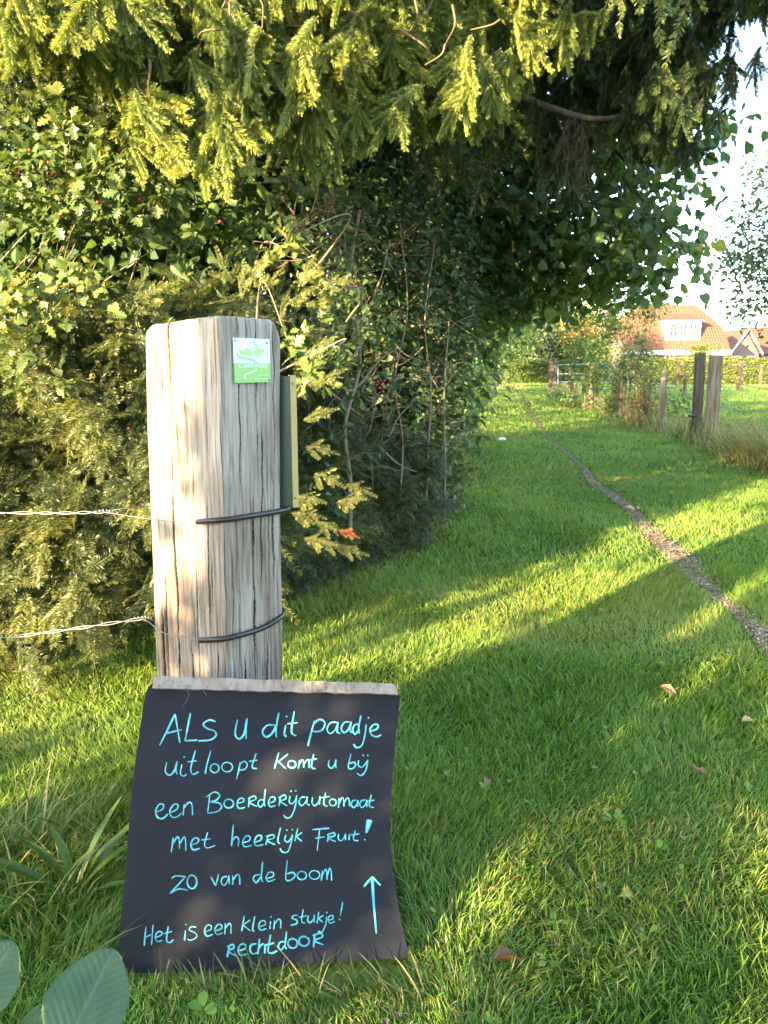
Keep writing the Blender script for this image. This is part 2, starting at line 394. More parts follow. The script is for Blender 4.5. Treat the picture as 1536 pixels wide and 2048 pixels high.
# ------------------------------------------------------------------ grass
def blades(g, X, Y, h, w, rnd, segs=3, lean=0.5, z0=None, curl=1.0, mat=0):
    n = len(X)
    Z = ground_z(X, Y) if z0 is None else z0
    ca = 2 * np.pi * rng.random(n)
    cl = np.pi * vnoise(X * 2.3, Y * 2.3, 21) * 1.4
    az = np.where(rng.random(n) < 0.55, cl + rng.normal(0, 0.6, n), ca)
    ld = np.stack([np.cos(az), np.sin(az), 0 * az], -1)
    fa = 2 * np.pi * rng.random(n)
    sd = np.stack([np.cos(fa), np.sin(fa), 0 * fa], -1)
    L = np.abs(rng.normal(lean, 0.35, n)); C = np.abs(rng.normal(0.35, 0.3, n)) * curl
    base = np.stack([X, Y, Z - 0.004], -1)
    rows = []
    for k in range(segs + 1):
        t = k / segs
        off = L * t + C * t * t
        hz = h * t / np.sqrt(1 + (L + C * t) ** 2)
        hx = h * off / np.sqrt(1 + (L + C * t) ** 2)
        c = base + ld * hx[:, None] + np.stack([0 * hz, 0 * hz, hz], -1)
        ww = w * (1 - 0.55 * t ** 2) if k < segs else 0 * w
        if k < segs:
            rows += [c - sd * ww[:, None] / 2, c + sd * ww[:, None] / 2]
        else:
            rows.append(c)
    V = np.stack(rows, 1); nv = V.shape[1]
    o = (np.arange(n) * nv)[:, None]
    Q = [np.concatenate([o + 2 * k, o + 2 * k + 1, o + 2 * k + 3, o + 2 * k + 2], 1) for k in range(segs - 1)]
    Tt = np.concatenate([o + 2 * segs - 2, o + 2 * segs - 1, o + 2 * segs], 1)
    g.add(V.reshape(-1, 3), (np.concatenate(Q), Tt) if Q else (Tt,), mat, np.repeat(rnd, nv))

def sample_strip(n, y0, y1, pw=1.0):
    Y = y0 + (y1 - y0) * rng.random(n) ** pw
    hw_ = 0.56 * (Y + 0.25) + 0.5
    X = (rng.random(n) * 2 - 1) * hw_
    return X, Y

g = Geo()
for (n, y0, y1, h0, w0, segs) in ((150000, 0.75, 2.2, 0.038, 0.0026, 3), (180000, 2.2, 4.2, 0.040, 0.0032, 3), (150000, 4.2, 8.5, 0.045, 0.005, 2),
                                  (120000, 8.5, 18, 0.06, 0.009, 2), (90000, 18, 40, 0.075, 0.018, 2), (50000, 40, 72, 0.10, 0.04, 2)):
    X, Y = sample_strip(n, y0, y1)
    dens = vnoise(X * 3.1, Y * 3.1, 2) * 0.5 + vnoise(X * 9, Y * 9, 6) * 0.5
    tr = np.abs(X - track_x(Y) - 0.05 * vnoise(Y * 0.8, 0 * Y, 4)) / track_halfwidth(Y)
    keep = (~behind_hedge(X, Y)) & (rng.random(len(X)) < 0.86 + 0.35 * dens)
    keep &= (tr + 0.7 * vnoise(X * 8, Y * 8, 33) + 0.3 * vnoise(X * 21, Y * 21, 34) > 0.8) | (rng.random(len(X)) < 0.24 + 0.35 * np.clip(tr - 0.6, 0, 1) + 0.35 * (vnoise(Y * 1.6, 0 * Y, 14) > 0.45) * (Y > 4.6))
    X, Y, tr = X[keep], Y[keep], tr[keep]; n = len(X)
    h = h0 * (0.55 + 0.9 * rng.random(n)) * (1 + 0.35 * vnoise(X * 1.7, Y * 1.7, 9))
    h *= np.where(tr < 1.8, 0.7, 1.0)
    fb = (X > -0.60) & (X < 0.10) & (Y > 0.98) & (Y < 1.25); h *= np.where(fb, 0.62, 1.0)
    h *= np.where((X > -0.56) & (X < 0.05) & (Y > 1.20) & (Y < 1.5), 0.25, 1.0)
    rnd = np.clip(0.42 + 0.28 * vnoise(X * 0.9, Y * 0.9, 12) + 0.16 * vnoise(X * 5, Y * 5, 13) + rng.normal(0, 0.16, n), 0, 0.95)
    rnd = np.where(rng.random(n) < 0.05 + 0.12 * (vnoise(X * 1.3, Y * 1.3, 71) > 0.5), 1.0, rnd)
    blades(g, X, Y, h, w0 * (0.7 + 0.6 * rng.random(n)), rnd, segs)
# clover, daisies' rosettes and other small broad leaves between the blades
L_weed = Geo(); L_weed.add(np.array([(0, 0, 0), (0.3, 0.26, 0.05), (0.3, -0.26, 0.05), (0.7, 0.34, 0.04), (0.7, -0.34, 0.04), (1, 0, -0.05)]), (np.array([[1, 2, 4, 3]]), np.array([[0, 2, 1], [3, 4, 5]])))
X, Y = sample_strip(420, 0.8, 5.5); k = (~behind_hedge(X, Y)) & ((vnoise(X * 2.2, Y * 2.2, 61) > 0.05) | (rng.random(420) < 0.2)) & ~((X > -0.56) & (X < 0.05) & (Y > 1.15) & (Y < 1.5)); X, Y = X[k], Y[k]
idx = np.repeat(np.arange(len(X)), rng.integers(4, 9, len(X))); a_ = 2 * np.pi * rng.random(len(idx)); rr0 = 0.012 * rng.random(len(idx))
d = np.stack([np.cos(a_), np.sin(a_), rng.uniform(0.1, 0.9, len(idx))], -1); Xw = X[idx] + rr0 * np.cos(a_); Yw_ = Y[idx] + rr0 * np.sin(a_)
g.scatter(L_weed, frames(d, (0, 0, 1)), np.stack([Xw, Yw_, ground_z(Xw, Yw_) + 0.012 + 0.018 * rng.random(len(idx))], -1), np.clip(rng.normal(0.3, 0.2, len(idx)), 0, 0.85), 0.016 * rng.uniform(0.5, 1.5, len(idx)) * (0.7 + 0.6 * rng.random(len(X)))[idx])
tag(g.build('grass', M_grass), kind='stuff')

# leaf litter and bits of dry stem along the foot of the hedge and in the worn spots
M_litter = leaf_mat('litter', [(0.0, (0.07, 0.045, 0.028)), (0.5, (0.17, 0.11, 0.065)), (1.0, (0.34, 0.25, 0.15))], 0.1, 0.8)
g = Geo(); t = rng.random(1500); x1 = -3.0 + 2.85 * t; y1 = np.interp(x1, HX[:, 0], HX[:, 1]) + rng.normal(-0.02, 0.20, 1500)
y2 = 4.3 + 10 * rng.random(1500); x2 = np.interp(y2, HY[:, 0], HY[:, 1]) + rng.normal(0.10, 0.22, 1500)
X = np.concatenate([x1, x2, rng.uniform(-1.5, 3.5, 170)]); Y = np.concatenate([y1, y2, rng.uniform(1.0, 7.0, 170)]); n = len(X)
L_lit = Geo(); L_lit.add(np.array([(0, 0, 0), (0.45, 0.3, 0.10), (1, 0, -0.05), (0.45, -0.3, 0.14)]), np.array([[0, 1, 2, 3]]))
g.scatter(L_lit, frames(np.stack([rng.normal(size=n), rng.normal(size=n), rng.normal(0, 0.25, n)], -1), (0, 0, 1)), np.stack([X, Y, ground_z(X, Y) + 0.012 + 0.018 * rng.random(n)], -1), rng.random(n), rng.uniform(0.012, 0.045, n))
tag(g.build('leaf_litter', M_litter), kind='stuff')

# longer grass at the foot of the board, the post, the hedge and the fence
g = Geo()
def tuft(cx, cy, n, rad, h, w, dry=0.2, lean=0.55, curl=1.4, segs=4):
    a = 2 * np.pi * rng.random(n); r_ = rad * np.sqrt(rng.random(n))
    X = cx + r_ * np.cos(a); Y = cy + r_ * np.sin(a)
    k = ~behind_hedge(X, Y, 0.35); X, Y = X[k], Y[k]; n = len(X)
    if n == 0: return
    rnd = np.where(rng.random(n) < dry, 0.7 + 0.3 * rng.random(n), 0.5 * rng.random(n))
    blades(g, X, Y, h * (0.45 + 0.75 * rng.random(n)), w * (0.7 + 0.6 * rng.random(n)), rnd, segs, lean, curl=curl)
for x in np.linspace(-0.54, 0.07, 30):
    hh = np.interp(x, [-0.54, -0.30, -0.2, 0.07], [0.055, 0.055, 0.075, 0.085])
    tuft(x + rng.normal(0, 0.01), 1.185 + rng.normal(0, 0.012), 7, 0.022, hh * (0.7 + 0.6 * rng.random()), 0.0032, 0.25)
for k in range(26):
    tuft(-0.62 - 0.35 * rng.random(), 1.25 + 0.5 * rng.random(), 14, 0.06, 0.14 + 0.08 * rng.random(), 0.0042, 0.2, 0.6)
for k in range(40):
    tuft(-0.55 + 0.45 * rng.random(), 1.55 + 0.4 * rng.random(), 12, 0.05, 0.11, 0.0035, 0.15)
for k in range(150):
    t = rng.random(); x = -3.2 + 3.05 * t; y = np.interp(x, HX[:, 0], HX[:, 1]) + rng.normal(-0.12, 0.12)
    tuft(x, y, 12, 0.08, 0.16 + 0.12 * rng.random(), 0.0045, 0.35, 0.6)
for k in range(150):
    y = 4.3 + 9 * rng.random(); x = np.interp(y, HY[:, 0], HY[:, 1]) + rng.normal(0.05, 0.15)
    tuft(x, y, 12, 0.12, 0.15 + 0.10 * rng.random(), 0.006, 0.3, 0.6, segs=3)
for k in range(330):
    y = 7.2 + 32 * rng.random() ** 1.5; x = fence_x(y) + rng.normal(0, 0.16)
    tuft(x, y, 16, 0.22, 0.30 + 0.30 * rng.random(), 0.007 + y * 0.0005, 0.55, 0.35, segs=3)
for k in range(90):
    tuft(4.30 + 0.45 * rng.random(), 7.7 + 1.5 * rng.random(), 22, 0.14, 0.45 + 0.35 * rng.random(), 0.008, 0.75, 0.35, segs=3)
for k in range(90):
    y = 30 + 12 * rng.random(); tuft(fence_x(y) - 0.6 - 2.2 * rng.random(), 40 + 16 * rng.random(), 14, 0.4, 0.35, 0.03, 0.7, 0.4, segs=3)
tag(g.build('tall_grass', M_tall), kind='stuff')

# ------------------------------------------------------------------ the big weathered gate post
PC = np.array([-0.348, 1.62]); PA = R(35.0)
eL = np.array([-math.cos(PA), math.sin(PA)]); eR = np.array([math.sin(PA), math.cos(PA)])
SL_, SR_ = 0.252, 0.196
pcen = PC + eL * SL_ / 2 + eR * SR_ / 2
def rounded_rect(n, a, b, rc):
    """perimeter points, starting in the middle of side -y and running counter-clockwise; a, b half sizes"""
    per = 4 * (a + b); out_ = []
    for s in np.linspace(0, per, n, endpoint=False):
        s2 = s
        segs = [(0, -b, 1, 0, a), (a, -b, 0, 1, 2 * b), (a, b, -1, 0, 2 * a), (-a, b, 0, -1, 2 * b), (-a, -b, 1, 0, a)]
        for (x, y, dx, dy, L) in segs:
            if s2 <= L + 1e-9:
                out_.append((x + dx * s2, y + dy * s2)); break
            s2 -= L
    P = np.array(out_); Q = P.copy()
    ex = np.abs(P[:, 0]) - (a - rc); ey = np.abs(P[:, 1]) - (b - rc)
    k = (ex > 0) & (ey > 0)
    l = np.sqrt(ex[k] ** 2 + ey[k] ** 2)
    f = rc / l
    Q[k, 0] = np.sign(P[k, 0]) * (a - rc + ex[k] * np.minimum(f, 1)); Q[k, 1] = np.sign(P[k, 1]) * (b - rc + ey[k] * np.minimum(f, 1))
    return Q

def old_post(name, a, b, h, np_, nz, rc, cracks, mat, loc, rz, lean=(0, 0), amp=0.004, seed=1, parent=None, topfun=None, flare=0.0, crack_seed=None):
    P = rounded_rect(np_, a, b, rc)
    nrm = unit(np.roll(P, -1, 0) - np.roll(P, 1, 0)); nrm = np.stack([nrm[:, 1], -nrm[:, 0]], -1)
    s = np.linspace(0, 1, np_, endpoint=False)
    zz = np.linspace(-0.12, h, nz)
    rows, rr = [], []
    per = 4 * (a + b)
    for z in zz:
        ph = s * per
        d = amp * (vnoise(ph * 90, z * 2.0 + 0 * ph, seed) * 0.5 + vnoise(ph * 240, z * 4.0 + 0 * ph, seed + 1) * 0.4 + vnoise(ph * 14, z * 3 + 0 * ph, seed + 2) * 0.9)
        dark = 0 * s
        for (cs, z0, z1, dep, wid) in cracks:
            c = cs + a * (0.05 * float(vnoise(z * 2.5, cs * 90, seed + 6)) + 0.028 * float(vnoise(z * 13, cs * 50, seed + 5)) + 0.014 * float(vnoise(z * 45, cs * 70, seed + 8))) / per; ez_ = 0.6 + 0.4 * float(vnoise(z * 9, cs * 31, seed + 4))
            e = np.clip((z - z0) / 0.08, 0, 1) * np.clip((z1 - z) / 0.08, 0, 1)
            if e <= 0: continue
            ds = np.abs((s - c + 0.5) % 1 - 0.5) * per
            q = np.clip(1 - ds / (wid * (0.25 + 0.75 * e) * ez_), 0, 1)
            d = d - dep * e * q; dark = np.maximum(dark, (q > 0.2) * min(1, 0.35 + dep * 60) * e * 0.97)
        f = 1 + flare * np.exp(-max(z, 0) / 0.15)
        tz = min(max((z - (h - 0.02)) / 0.02, 0), 1)
        shrink = min(0.004, a * 0.1) * (1 - math.sqrt(max(0, 1 - tz * tz))) * (1 + 0.6 * vnoise(ph * 60, 0 * ph, seed + 9))
        xy = P * f + nrm * (d - shrink)[:, None]
        rows.append(np.stack([xy[:, 0], xy[:, 1], np.full(np_, z)], -1)); rr.append(dark)
    last = rows[-1]
    for f in (0.9, 0.7, 0.45, 0.2, 0.02):
        q = last.copy(); q[:, :2] *= f
        q[:, 2] += 0.004 * (1 - f) + 0.004 * vnoise(q[:, 0] * 60, q[:, 1] * 60, seed + 7)
        rows.append(q); rr.append(0 * s + 0.15)
    V = np.stack(rows); rr = np.stack(rr)
    if topfun is not None:
        k = np.clip(V[..., 2] / h, 0, 1) ** 6
        V[..., 2] += k * topfun(V[..., 0], V[..., 1])
    V[..., 0] += lean[0] * V[..., 2]; V[..., 1] += lean[1] * V[..., 2]
    g = Geo(); g.add(V.reshape(-1, 3), grid_faces(V.shape[0], np_, True), 0, rr.reshape(-1))
    o = g.build(name, mat, smooth=True)
    o.location = loc; o.rotation_euler = (0, 0, rz)
    if parent: o.parent = parent; o.location = Vector(loc) - parent.location
    return o
# local axes of the post: x along -eL (so side -y is the left, sunlit face), y along eR
A2, B2 = SL_ / 2, SR_ / 2
per = 4 * (A2 + B2)
def sL(u): return ((u - 0.5) * 2 * A2 / per) % 1.0           # u 0 (left corner) .. 1 (front corner) on the sunlit face
def sR(u): return (A2 + u * 2 * B2) / per                     # u 0 (front corner) .. 1 (right corner) on the shaded face
cr = [(sL(0.13), 0.95, 1.4, 0.008, 0.0032), (sL(0.34), 0.1, 1.4, 0.018, 0.0052), (sL(0.50), 0.9, 1.4, 0.010, 0.0032), (sL(0.64), 0.2, 1.0, 0.008, 0.0032), (sL(0.8), 0.5, 0.9, 0.008, 0.0029),
      (sL(0.20), 0.1, 0.70, 0.012, 0.0061), (sL(0.1015), 0.0, 0.6, 0.014, 0.0087), (sL(0.56), 0.15, 0.55, 0.008, 0.0035), (sL(0.9), 0.05, 0.6, 0.007, 0.0029),
      (sR(0.52), 0.0, 0.86, 0.018, 0.0061), (sR(0.72), 0.05, 0.62, 0.012, 0.0043), (sR(0.3), 0.85, 1.4, 0.007, 0.0029), (sR(0.57), 0.9, 1.4, 0.010, 0.0032), (sR(0.86), 0.6, 1.3, 0.008, 0.0029),
      (sR(0.16), 0.2, 0.8, 0.006, 0.0029), (sR(0.38), 0.1, 0.5, 0.010, 0.0038), (sR(0.64), 0.6, 1.05, 0.009, 0.0038)]
for q in range(90):
    cr.append((rng.random(), (z_ := -0.1 + 1.2 * rng.random()), z_ + 0.10 + 0.30 * rng.random(), 0.003 + 0.003 * rng.random(), 0.0012 + 0.001 * rng.random()))
def ptop(x, y):
    l = np.clip((-x / A2 + 1) * 0.5 + 0 * y, 0, 1)         # 1 at the left end
    return -0.014 * l - 0.045 * np.clip((y - 0.62 * B2) / (0.38 * B2), 0, 1) ** 2 * np.clip((x / A2), 0, 1) - 0.02 * np.clip(l - 0.88, 0, 1) * 8
rz_post = math.atan2(-eL[1], -eL[0])
PLEAN = 0.024
def pshift(z): return -0.034 + PLEAN * z
PL_LOCAL = (PLEAN * -eL[0], PLEAN * eR[0])
post = old_post('gate_post', A2, B2, 1.262, 1000, 330, 0.009, cr, M_post, (pcen[0] + pshift(0), pcen[1], 0), rz_post, PL_LOCAL, 0.0042, 31, topfun=ptop)
tag(post, 'thick square weathered oak post with split grain, carrying the trail sign', 'gate post')

def on_right(u, z, off=0.0):
    """point on the post's shaded right face: u along it from the front corner in metres, lifted off by off"""
    nR = np.array([math.cos(PA), -math.sin(PA)])
    q = PC + eR * u + nR * off
    return np.array([q[0] + pshift(z), q[1], z])
def hit_right(px, py, off=0.0):
    nR = np.array([math.cos(PA), -math.sin(PA), 0]); d = ray(px, py)
    z = 0.9
    for _ in range(4):
        o = np.array([PC[0] + pshift(z), PC[1], 0]) + nR * off
        t = np.dot(o - np.array([0, 0, CAM_H]), nR) / np.dot(d, nR)
        h_ = np.array([0, 0, CAM_H]) + d * t; z = float(h_[2])
    return float(np.dot(h_[:2] - o[:2], eR)), float(h_[2])

# ------------------------------------------------------------------ the trail sign on the post
c0 = hit_right(463, 676); c1 = hit_right(534, 678); c2 = hit_right(465, 766); c3 = hit_right(538, 764)
su0, su1 = (c0[0] + c2[0]) / 2, (c1[0] + c3[0]) / 2
sz1, sz0 = (c0[1] + c1[1]) / 2, (c2[1] + c3[1]) / 2
SW, SH = su1 - su0, sz1 - sz0
nR3 = np.array([math.cos(PA), -math.sin(PA), 0]); eR3 = np.array([eR[0], eR[1], 0])
s_org = on_right(su0, sz0, 0.006)
def SP(u, v, off=0.0):               # u, v in 0..1 on the plate
    return s_org + eR3 * SW * u + np.array([0, 0, 1.0]) * SH * v + nR3 * off
M_plate = simple_mat('plate_pale_blue', (0.55, 0.66, 0.88), 0.3)
M_band = simple_mat('plate_green', (0.22, 0.46, 0.14), 0.3)
M_clog = simple_mat('clog_green', (0.30, 0.52, 0.16), 0.35)
M_swirl = simple_mat('swirl_green', (0.27, 0.46, 0.28), 0.35)
M_whitep = simple_mat('white_print', (0.80, 0.82, 0.80), 0.4)
M_blackp = simple_mat('black_print', (0.02, 0.02, 0.03), 0.4)
M_screw = simple_mat('steel_screw', (0.45, 0.42, 0.38), 0.3, 0.9)
sign = thing('trail_sign', SP(0.5, 0), 'small pale blue and green trail sign with clogs, screwed to the oak post', 'sign')
g = Geo()
th = 0.0025
for (v0, v1, mt) in ((0.0, 0.44, 1), (0.44, 1.0, 0)):
    q = [SP(0, v0, 0), SP(1, v0, 0), SP(1, v1, 0), SP(0, v1, 0), SP(0, v0, th), SP(1, v0, th), SP(1, v1, th), SP(0, v1, th)]
    g.add(q, np.array([[4, 5, 6, 7], [0, 3, 2, 1], [0, 1, 5, 4], [1, 2, 6, 5], [2, 3, 7, 6], [3, 0, 4, 7]]), mt)
g.build('plate', [M_plate, M_band], sign)
def sign_poly(name, pts, mat, off, parent=sign):
    P = np.array(pts, float); c = P.mean(0)
    V = [SP(c[0], c[1], off)] + [SP(a_, b_, off) for a_, b_ in P]
    n_ = len(P); g = Geo(); g.add(V, np.array([[0, 1 + i, 1 + (i + 1) % n_] for i in range(n_)]))
    return g.build(name, mat, parent)
def sign_ribbon(g, pts, wid, off, n=6):
    """pts in 0..1 plate units; wid in plate widths"""
    Q = catmull(pts, n); Pm = np.stack([Q[:, 0] * SW, Q[:, 1] * SH], -1)
    T_ = unit(np.gradient(Pm, axis=0)); Nn = np.stack([-T_[:, 1], T_[:, 0]], -1)
    w = np.interp(np.linspace(0, 1, len(Q)), np.linspace(0, 1, len(wid)), wid)[:, None] * SW / 2 if hasattr(wid, '__len__') else wid * SW / 2
    a_ = Pm + Nn * w; b_ = Pm - Nn * w
    V = np.stack([np.stack([SP(p_[0] / SW, p_[1] / SH, off) for p_ in a_]), np.stack([SP(p_[0] / SW, p_[1] / SH, off) for p_ in b_])], 1)
    g.add(V.reshape(-1, 3), grid_faces(len(Q), 2))
# coordinates read from a close view of the plate: x 205..825, y 215..970
def Z(*p): return [((x - 205) / 620.0, 1 - (y - 212) / 755.0) for x, y in p]
sign_poly('clog', catmull(Z((288, 395), (340, 400), (400, 375), (440, 400), (498, 415), (505, 455), (490, 495), (460, 503), (430, 490), (385, 500), (330, 490), (298, 450), (288, 395))[:], 4)[:-1], M_clog, th + 0.0005)
sign_poly('clog', catmull(Z((535, 435), (575, 400), (620, 365), (660, 385), (715, 385), (725, 425), (705, 455), (680, 465), (640, 500), (580, 500), (545, 475), (535, 435)), 4)[:-1], M_clog, th + 0.0005)
g = Geo()
sign_ribbon(g, Z((598, 252), (555, 262), (548, 290), (585, 320), (595, 345), (560, 372), (480, 380)), [0.012, 0.03, 0.035, 0.035, 0.02, 0.01], th + 0.0006)
sign_ribbon(g, Z((265, 465), (268, 505), (310, 540), (420, 560), (520, 580), (570, 610), (588, 638)), [0.03, 0.035, 0.04, 0.045, 0.04, 0.03], th + 0.0006)
g.build('swirl', M_swirl, sign)
g = Geo()
sign_ribbon(g, Z((578, 735), (540, 765), (450, 800), (380, 830), (355, 860), (370, 885), (398, 895)), [0.02, 0.022, 0.03, 0.03, 0.025, 0.008], th + 0.0006)
g.build('path_line', M_whitep, sign)
# block capitals
GLY = {'K': [[(0, 0), (0, 1)], [(0.8, 1), (0, 0.45), (0.8, 0)]], 'L': [[(0, 1), (0, 0), (0.7, 0)]], 'O': [[(0.5, 1), (0.05, 0.8), (0.05, 0.2), (0.5, 0), (0.95, 0.2), (0.95, 0.8), (0.5, 1)]],
       'M': [[(0, 0), (0, 1), (0.5, 0.35), (1, 1), (1, 0)]], 'P': [[(0, 0), (0, 1), (0.7, 1), (0.85, 0.75), (0.7, 0.5), (0, 0.5)]], 'E': [[(0.75, 1), (0, 1), (0, 0), (0.75, 0)], [(0, 0.5), (0.6, 0.5)]],
       'N': [[(0, 0), (0, 1), (0.85, 0), (0.85, 1)]], 'A': [[(0, 0), (0.45, 1), (0.9, 0)], [(0.2, 0.35), (0.7, 0.35)]], 'D': [[(0, 0), (0, 1), (0.55, 1), (0.85, 0.7), (0.85, 0.3), (0.55, 0), (0, 0)]]}
def straight(g, pts, w, off):
    for (x0, y0), (x1, y1) in zip(pts[:-1], pts[1:]):
        a_ = np.array([x0 * SW, y0 * SH]); b_ = np.array([x1 * SW, y1 * SH]); d_ = unit(b_ - a_); n_ = np.array([-d_[1], d_[0]]) * w / 2
        e = d_ * w * 0.45
        V = [SP(q[0] / SW, q[1] / SH, off) for q in (a_ - e + n_, b_ + e + n_, b_ + e - n_, a_ - e - n_)]
        off += 0.00003
        g.add(V, np.array([[0, 1, 2, 3]]))
g = Geo()
x0 = 272
for ch in 'KLOMPENPADEN':
    for st in GLY[ch]:
        straight(g, Z(*[(x0 + 30 * a_, 705 - 42 * b_) for a_, b_ in st]), 0.0013, th + 0.0007)
    x0 += 42.2
g.build('lettering', M_whitep, sign)
g = Geo()
for (xa, xb, yy, hh) in ((580, 775, 842, 12), (545, 775, 905, 8)):
    x = xa
    while x < xb - 6:
        w_ = 8 + 10 * random.random()
        straight(g, Z((x, yy + random.uniform(-3, 3)), (min(x + w_, xb), yy + random.uniform(-3, 3))), hh / 620 * SW, th + 0.0006); x += w_ + 5
g.build('small_print', simple_mat('faint_print', (0.42, 0.62, 0.36), 0.4), sign)
g = Geo()
cc = Z((345, 325))[0]
q = [(cc[0] + 0.112 * math.cos(a_), cc[1] + 0.112 * SW / SH * math.sin(a_)) for a_ in np.linspace(0, 2 * np.pi, 28, endpoint=False)]
disc = sign_poly('arrow_sticker', q, M_whitep, th + 0.0009)
g = Geo(); straight(g, Z((388, 335), (310, 310)), 0.0032, th + 0.0013); straight(g, Z((335, 285), (305, 312), (330, 360)), 0.0030, th + 0.0015)
g.build('arrow', M_blackp, disc)
for (x, y) in ((228, 245), (772, 275), (805, 922), (272, 965)):
    u_, v_ = Z((x, y))[0]; g = Geo(); sphere(g, SP(u_, v_, th), 0.0034, nu=10, nv=6, sq=(1, 1, 1)); g.build('screw', M_screw, sign, smooth=True)

# ------------------------------------------------------------------ green metal strip behind the post's right edge
rc_ = PC + eR * SR_
def yfor(px, py, yy): return at(px, py, yy)
Ys = rc_[1] + 0.012
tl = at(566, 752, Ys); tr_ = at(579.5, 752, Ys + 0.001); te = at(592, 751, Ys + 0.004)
z0s = at(580, 1012, Ys)[2]; z1s = tl[2]
strip = thing('metal_strip', (tr_[0], tr_[1], z0s), 'narrow dark green metal angle strip fixed to the edge of the oak post', 'metal strip')
def prism(g, poly, z0, z1, mat=0, top=None):
    n_ = len(poly); V = [(x, y, z0) for x, y in poly] + [(x, y, z1 + (0 if top is None else top[i])) for i, (x, y) in enumerate(poly)]
    F4 = np.array([[i, (i + 1) % n_, n_ + (i + 1) % n_, n_ + i] for i in range(n_)])
    g.add(V, F4, mat)
    if n_ == 4: g.add(V, np.array([[3, 2, 1, 0], [4, 5, 6, 7]]), mat)
    return g
g = Geo(); prism(g, [(tl[0] - 0.012, tl[1] + 0.004), (tr_[0], tr_[1]), (tr_[0], tr_[1] + 0.003), (tl[0] - 0.012, tl[1] + 0.007)], z0s, z1s); g.build('green_flange', M_green, strip)
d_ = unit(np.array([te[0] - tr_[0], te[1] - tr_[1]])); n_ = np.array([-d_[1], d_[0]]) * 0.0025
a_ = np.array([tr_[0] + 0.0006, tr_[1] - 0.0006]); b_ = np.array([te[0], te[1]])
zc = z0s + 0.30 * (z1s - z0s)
g = Geo(); prism(g, [tuple(a_), tuple(b_), tuple(b_ + n_), tuple(a_ + n_)], z0s - 0.004, z1s + 0.002); g.build('sunlit_flange', M_sunlit, strip)  # sunlit stripe of the green strip, painted in as a pale flange
for zz in (z1s - 0.018, z0s + 0.02):
    g = Geo(); c_ = a_ + (b_ - a_) * 0.35; sphere(g, (c_[0] + 0.001, c_[1] - 0.001, zz), 0.0022, nu=8, nv=6); g.build('nail', M_rust, strip, smooth=True)

# ------------------------------------------------------------------ wires with hose round the post
def face_L(px, py, off=0.003):
    nL = np.array([-math.sin(PA), -math.cos(PA), 0]); d = ray(px, py); z = 0.7
    for _ in range(4):
        o = np.array([PC[0] + pshift(z), PC[1], 0]) + nL * off
        t = np.dot(o - np.array([0, 0, CAM_H]), nL) / np.dot(d, nL)
        h_ = np.array([0, 0, CAM_H]) + d * t; z = float(h_[2])
    return h_
def face_R(px, py, off=0.003):
    u, z = hit_right(px, py, off); return on_right(u, z, off)
def wire_thing(label, far_pts, twist, loop_px, hose_px, hose_end, back):
    root = thing('fence_wire', twist, label, 'fence wire')
    g = Geo()
    F = np.array(far_pts + [twist])
    C = catmull(F, 24); n_ = len(C); t = np.linspace(0, 1, n_)
    k_ = np.linspace(0, 60, n_)
    for ph in (0, np.pi):
        off = np.stack([0 * t, np.cos(k_ * 0.5 + ph), np.sin(k_ * 0.5 + ph)], -1) * 0.0032
        tube(g, C + off, 0.0013, sides=5)
    q = [twist] + [face_L(x, y, 0.004) for x, y in loop_px]
    tube(g, catmull(q, 8), 0.0014, sides=5)
    tube(g, catmull([twist, back[0], back[1]], 8), 0.0014, sides=5)
    hx = np.linspace(0, 1, 40)
    sp = catmull([twist + np.array([-0.02, 0, 0]), twist + np.array([0.008, 0, 0.004]), twist + np.array([0.03, 0, -0.002])], 14)
    tube(g, sp + 0.004 * np.stack([0 * sp[:, 0], np.cos(np.arange(len(sp)) * 1.3), np.sin(np.arange(len(sp)) * 1.3)], -1), 0.0012, sides=5)
    g.build('wire', M_wire, root, smooth=True)
    g = Geo()
    H_ = [face_L(*hose_px[0], 0.007)] + [face_L(x, y, 0.0075) for x, y in hose_px[1:2]] + [face_R(x, y, 0.0085) for x, y in hose_px[2:]] + hose_end
    tube(g, catmull(H_, 10), 0.0066, sides=12)
    g.build('hose', M_hose, root, smooth=True)
    for (x, y) in (hose_px[0], hose_px[-1]):
        p_ = face_L(x - 3, y, 0.004) if x < 450 else face_R(x - 8, y, 0.010)
        g = Geo(); tube(g, catmull([p_ + np.array([0, 0, -0.010]), p_ + np.array([-0.002, -0.005, -0.008]), p_ + np.array([-0.002, -0.006, 0.0]), p_ + np.array([-0.002, -0.005, 0.008]), p_ + np.array([0, 0, 0.010])], 5), 0.0012, sides=6); g.build('staple', M_wire, root, smooth=True)
    return root
Yw = 1.86
tw1 = at(205, 1024, Yw)
wire_thing('upper twisted fence wire with black hose wrapped round the oak post', [at(-900, 1040, Yw + 0.55), at(-300, 1030, Yw + 0.25), at(0, 1026, Yw + 0.1), at(120, 1026, Yw + 0.04)], tw1,
           [(285, 1036), (330, 1041), (395, 1044)], [(395, 1044), (430, 1041), (470, 1037), (520, 1029), (556, 1023)], [at(576, 1017, rc_[1] + 0.02), at(560, 1012, rc_[1] + 0.06)],
           [at(262, 1015, Yw + 0.02), at(320, 1010, Yw + 0.12)])
tw2 = at(283, 1237, Yw - 0.02)
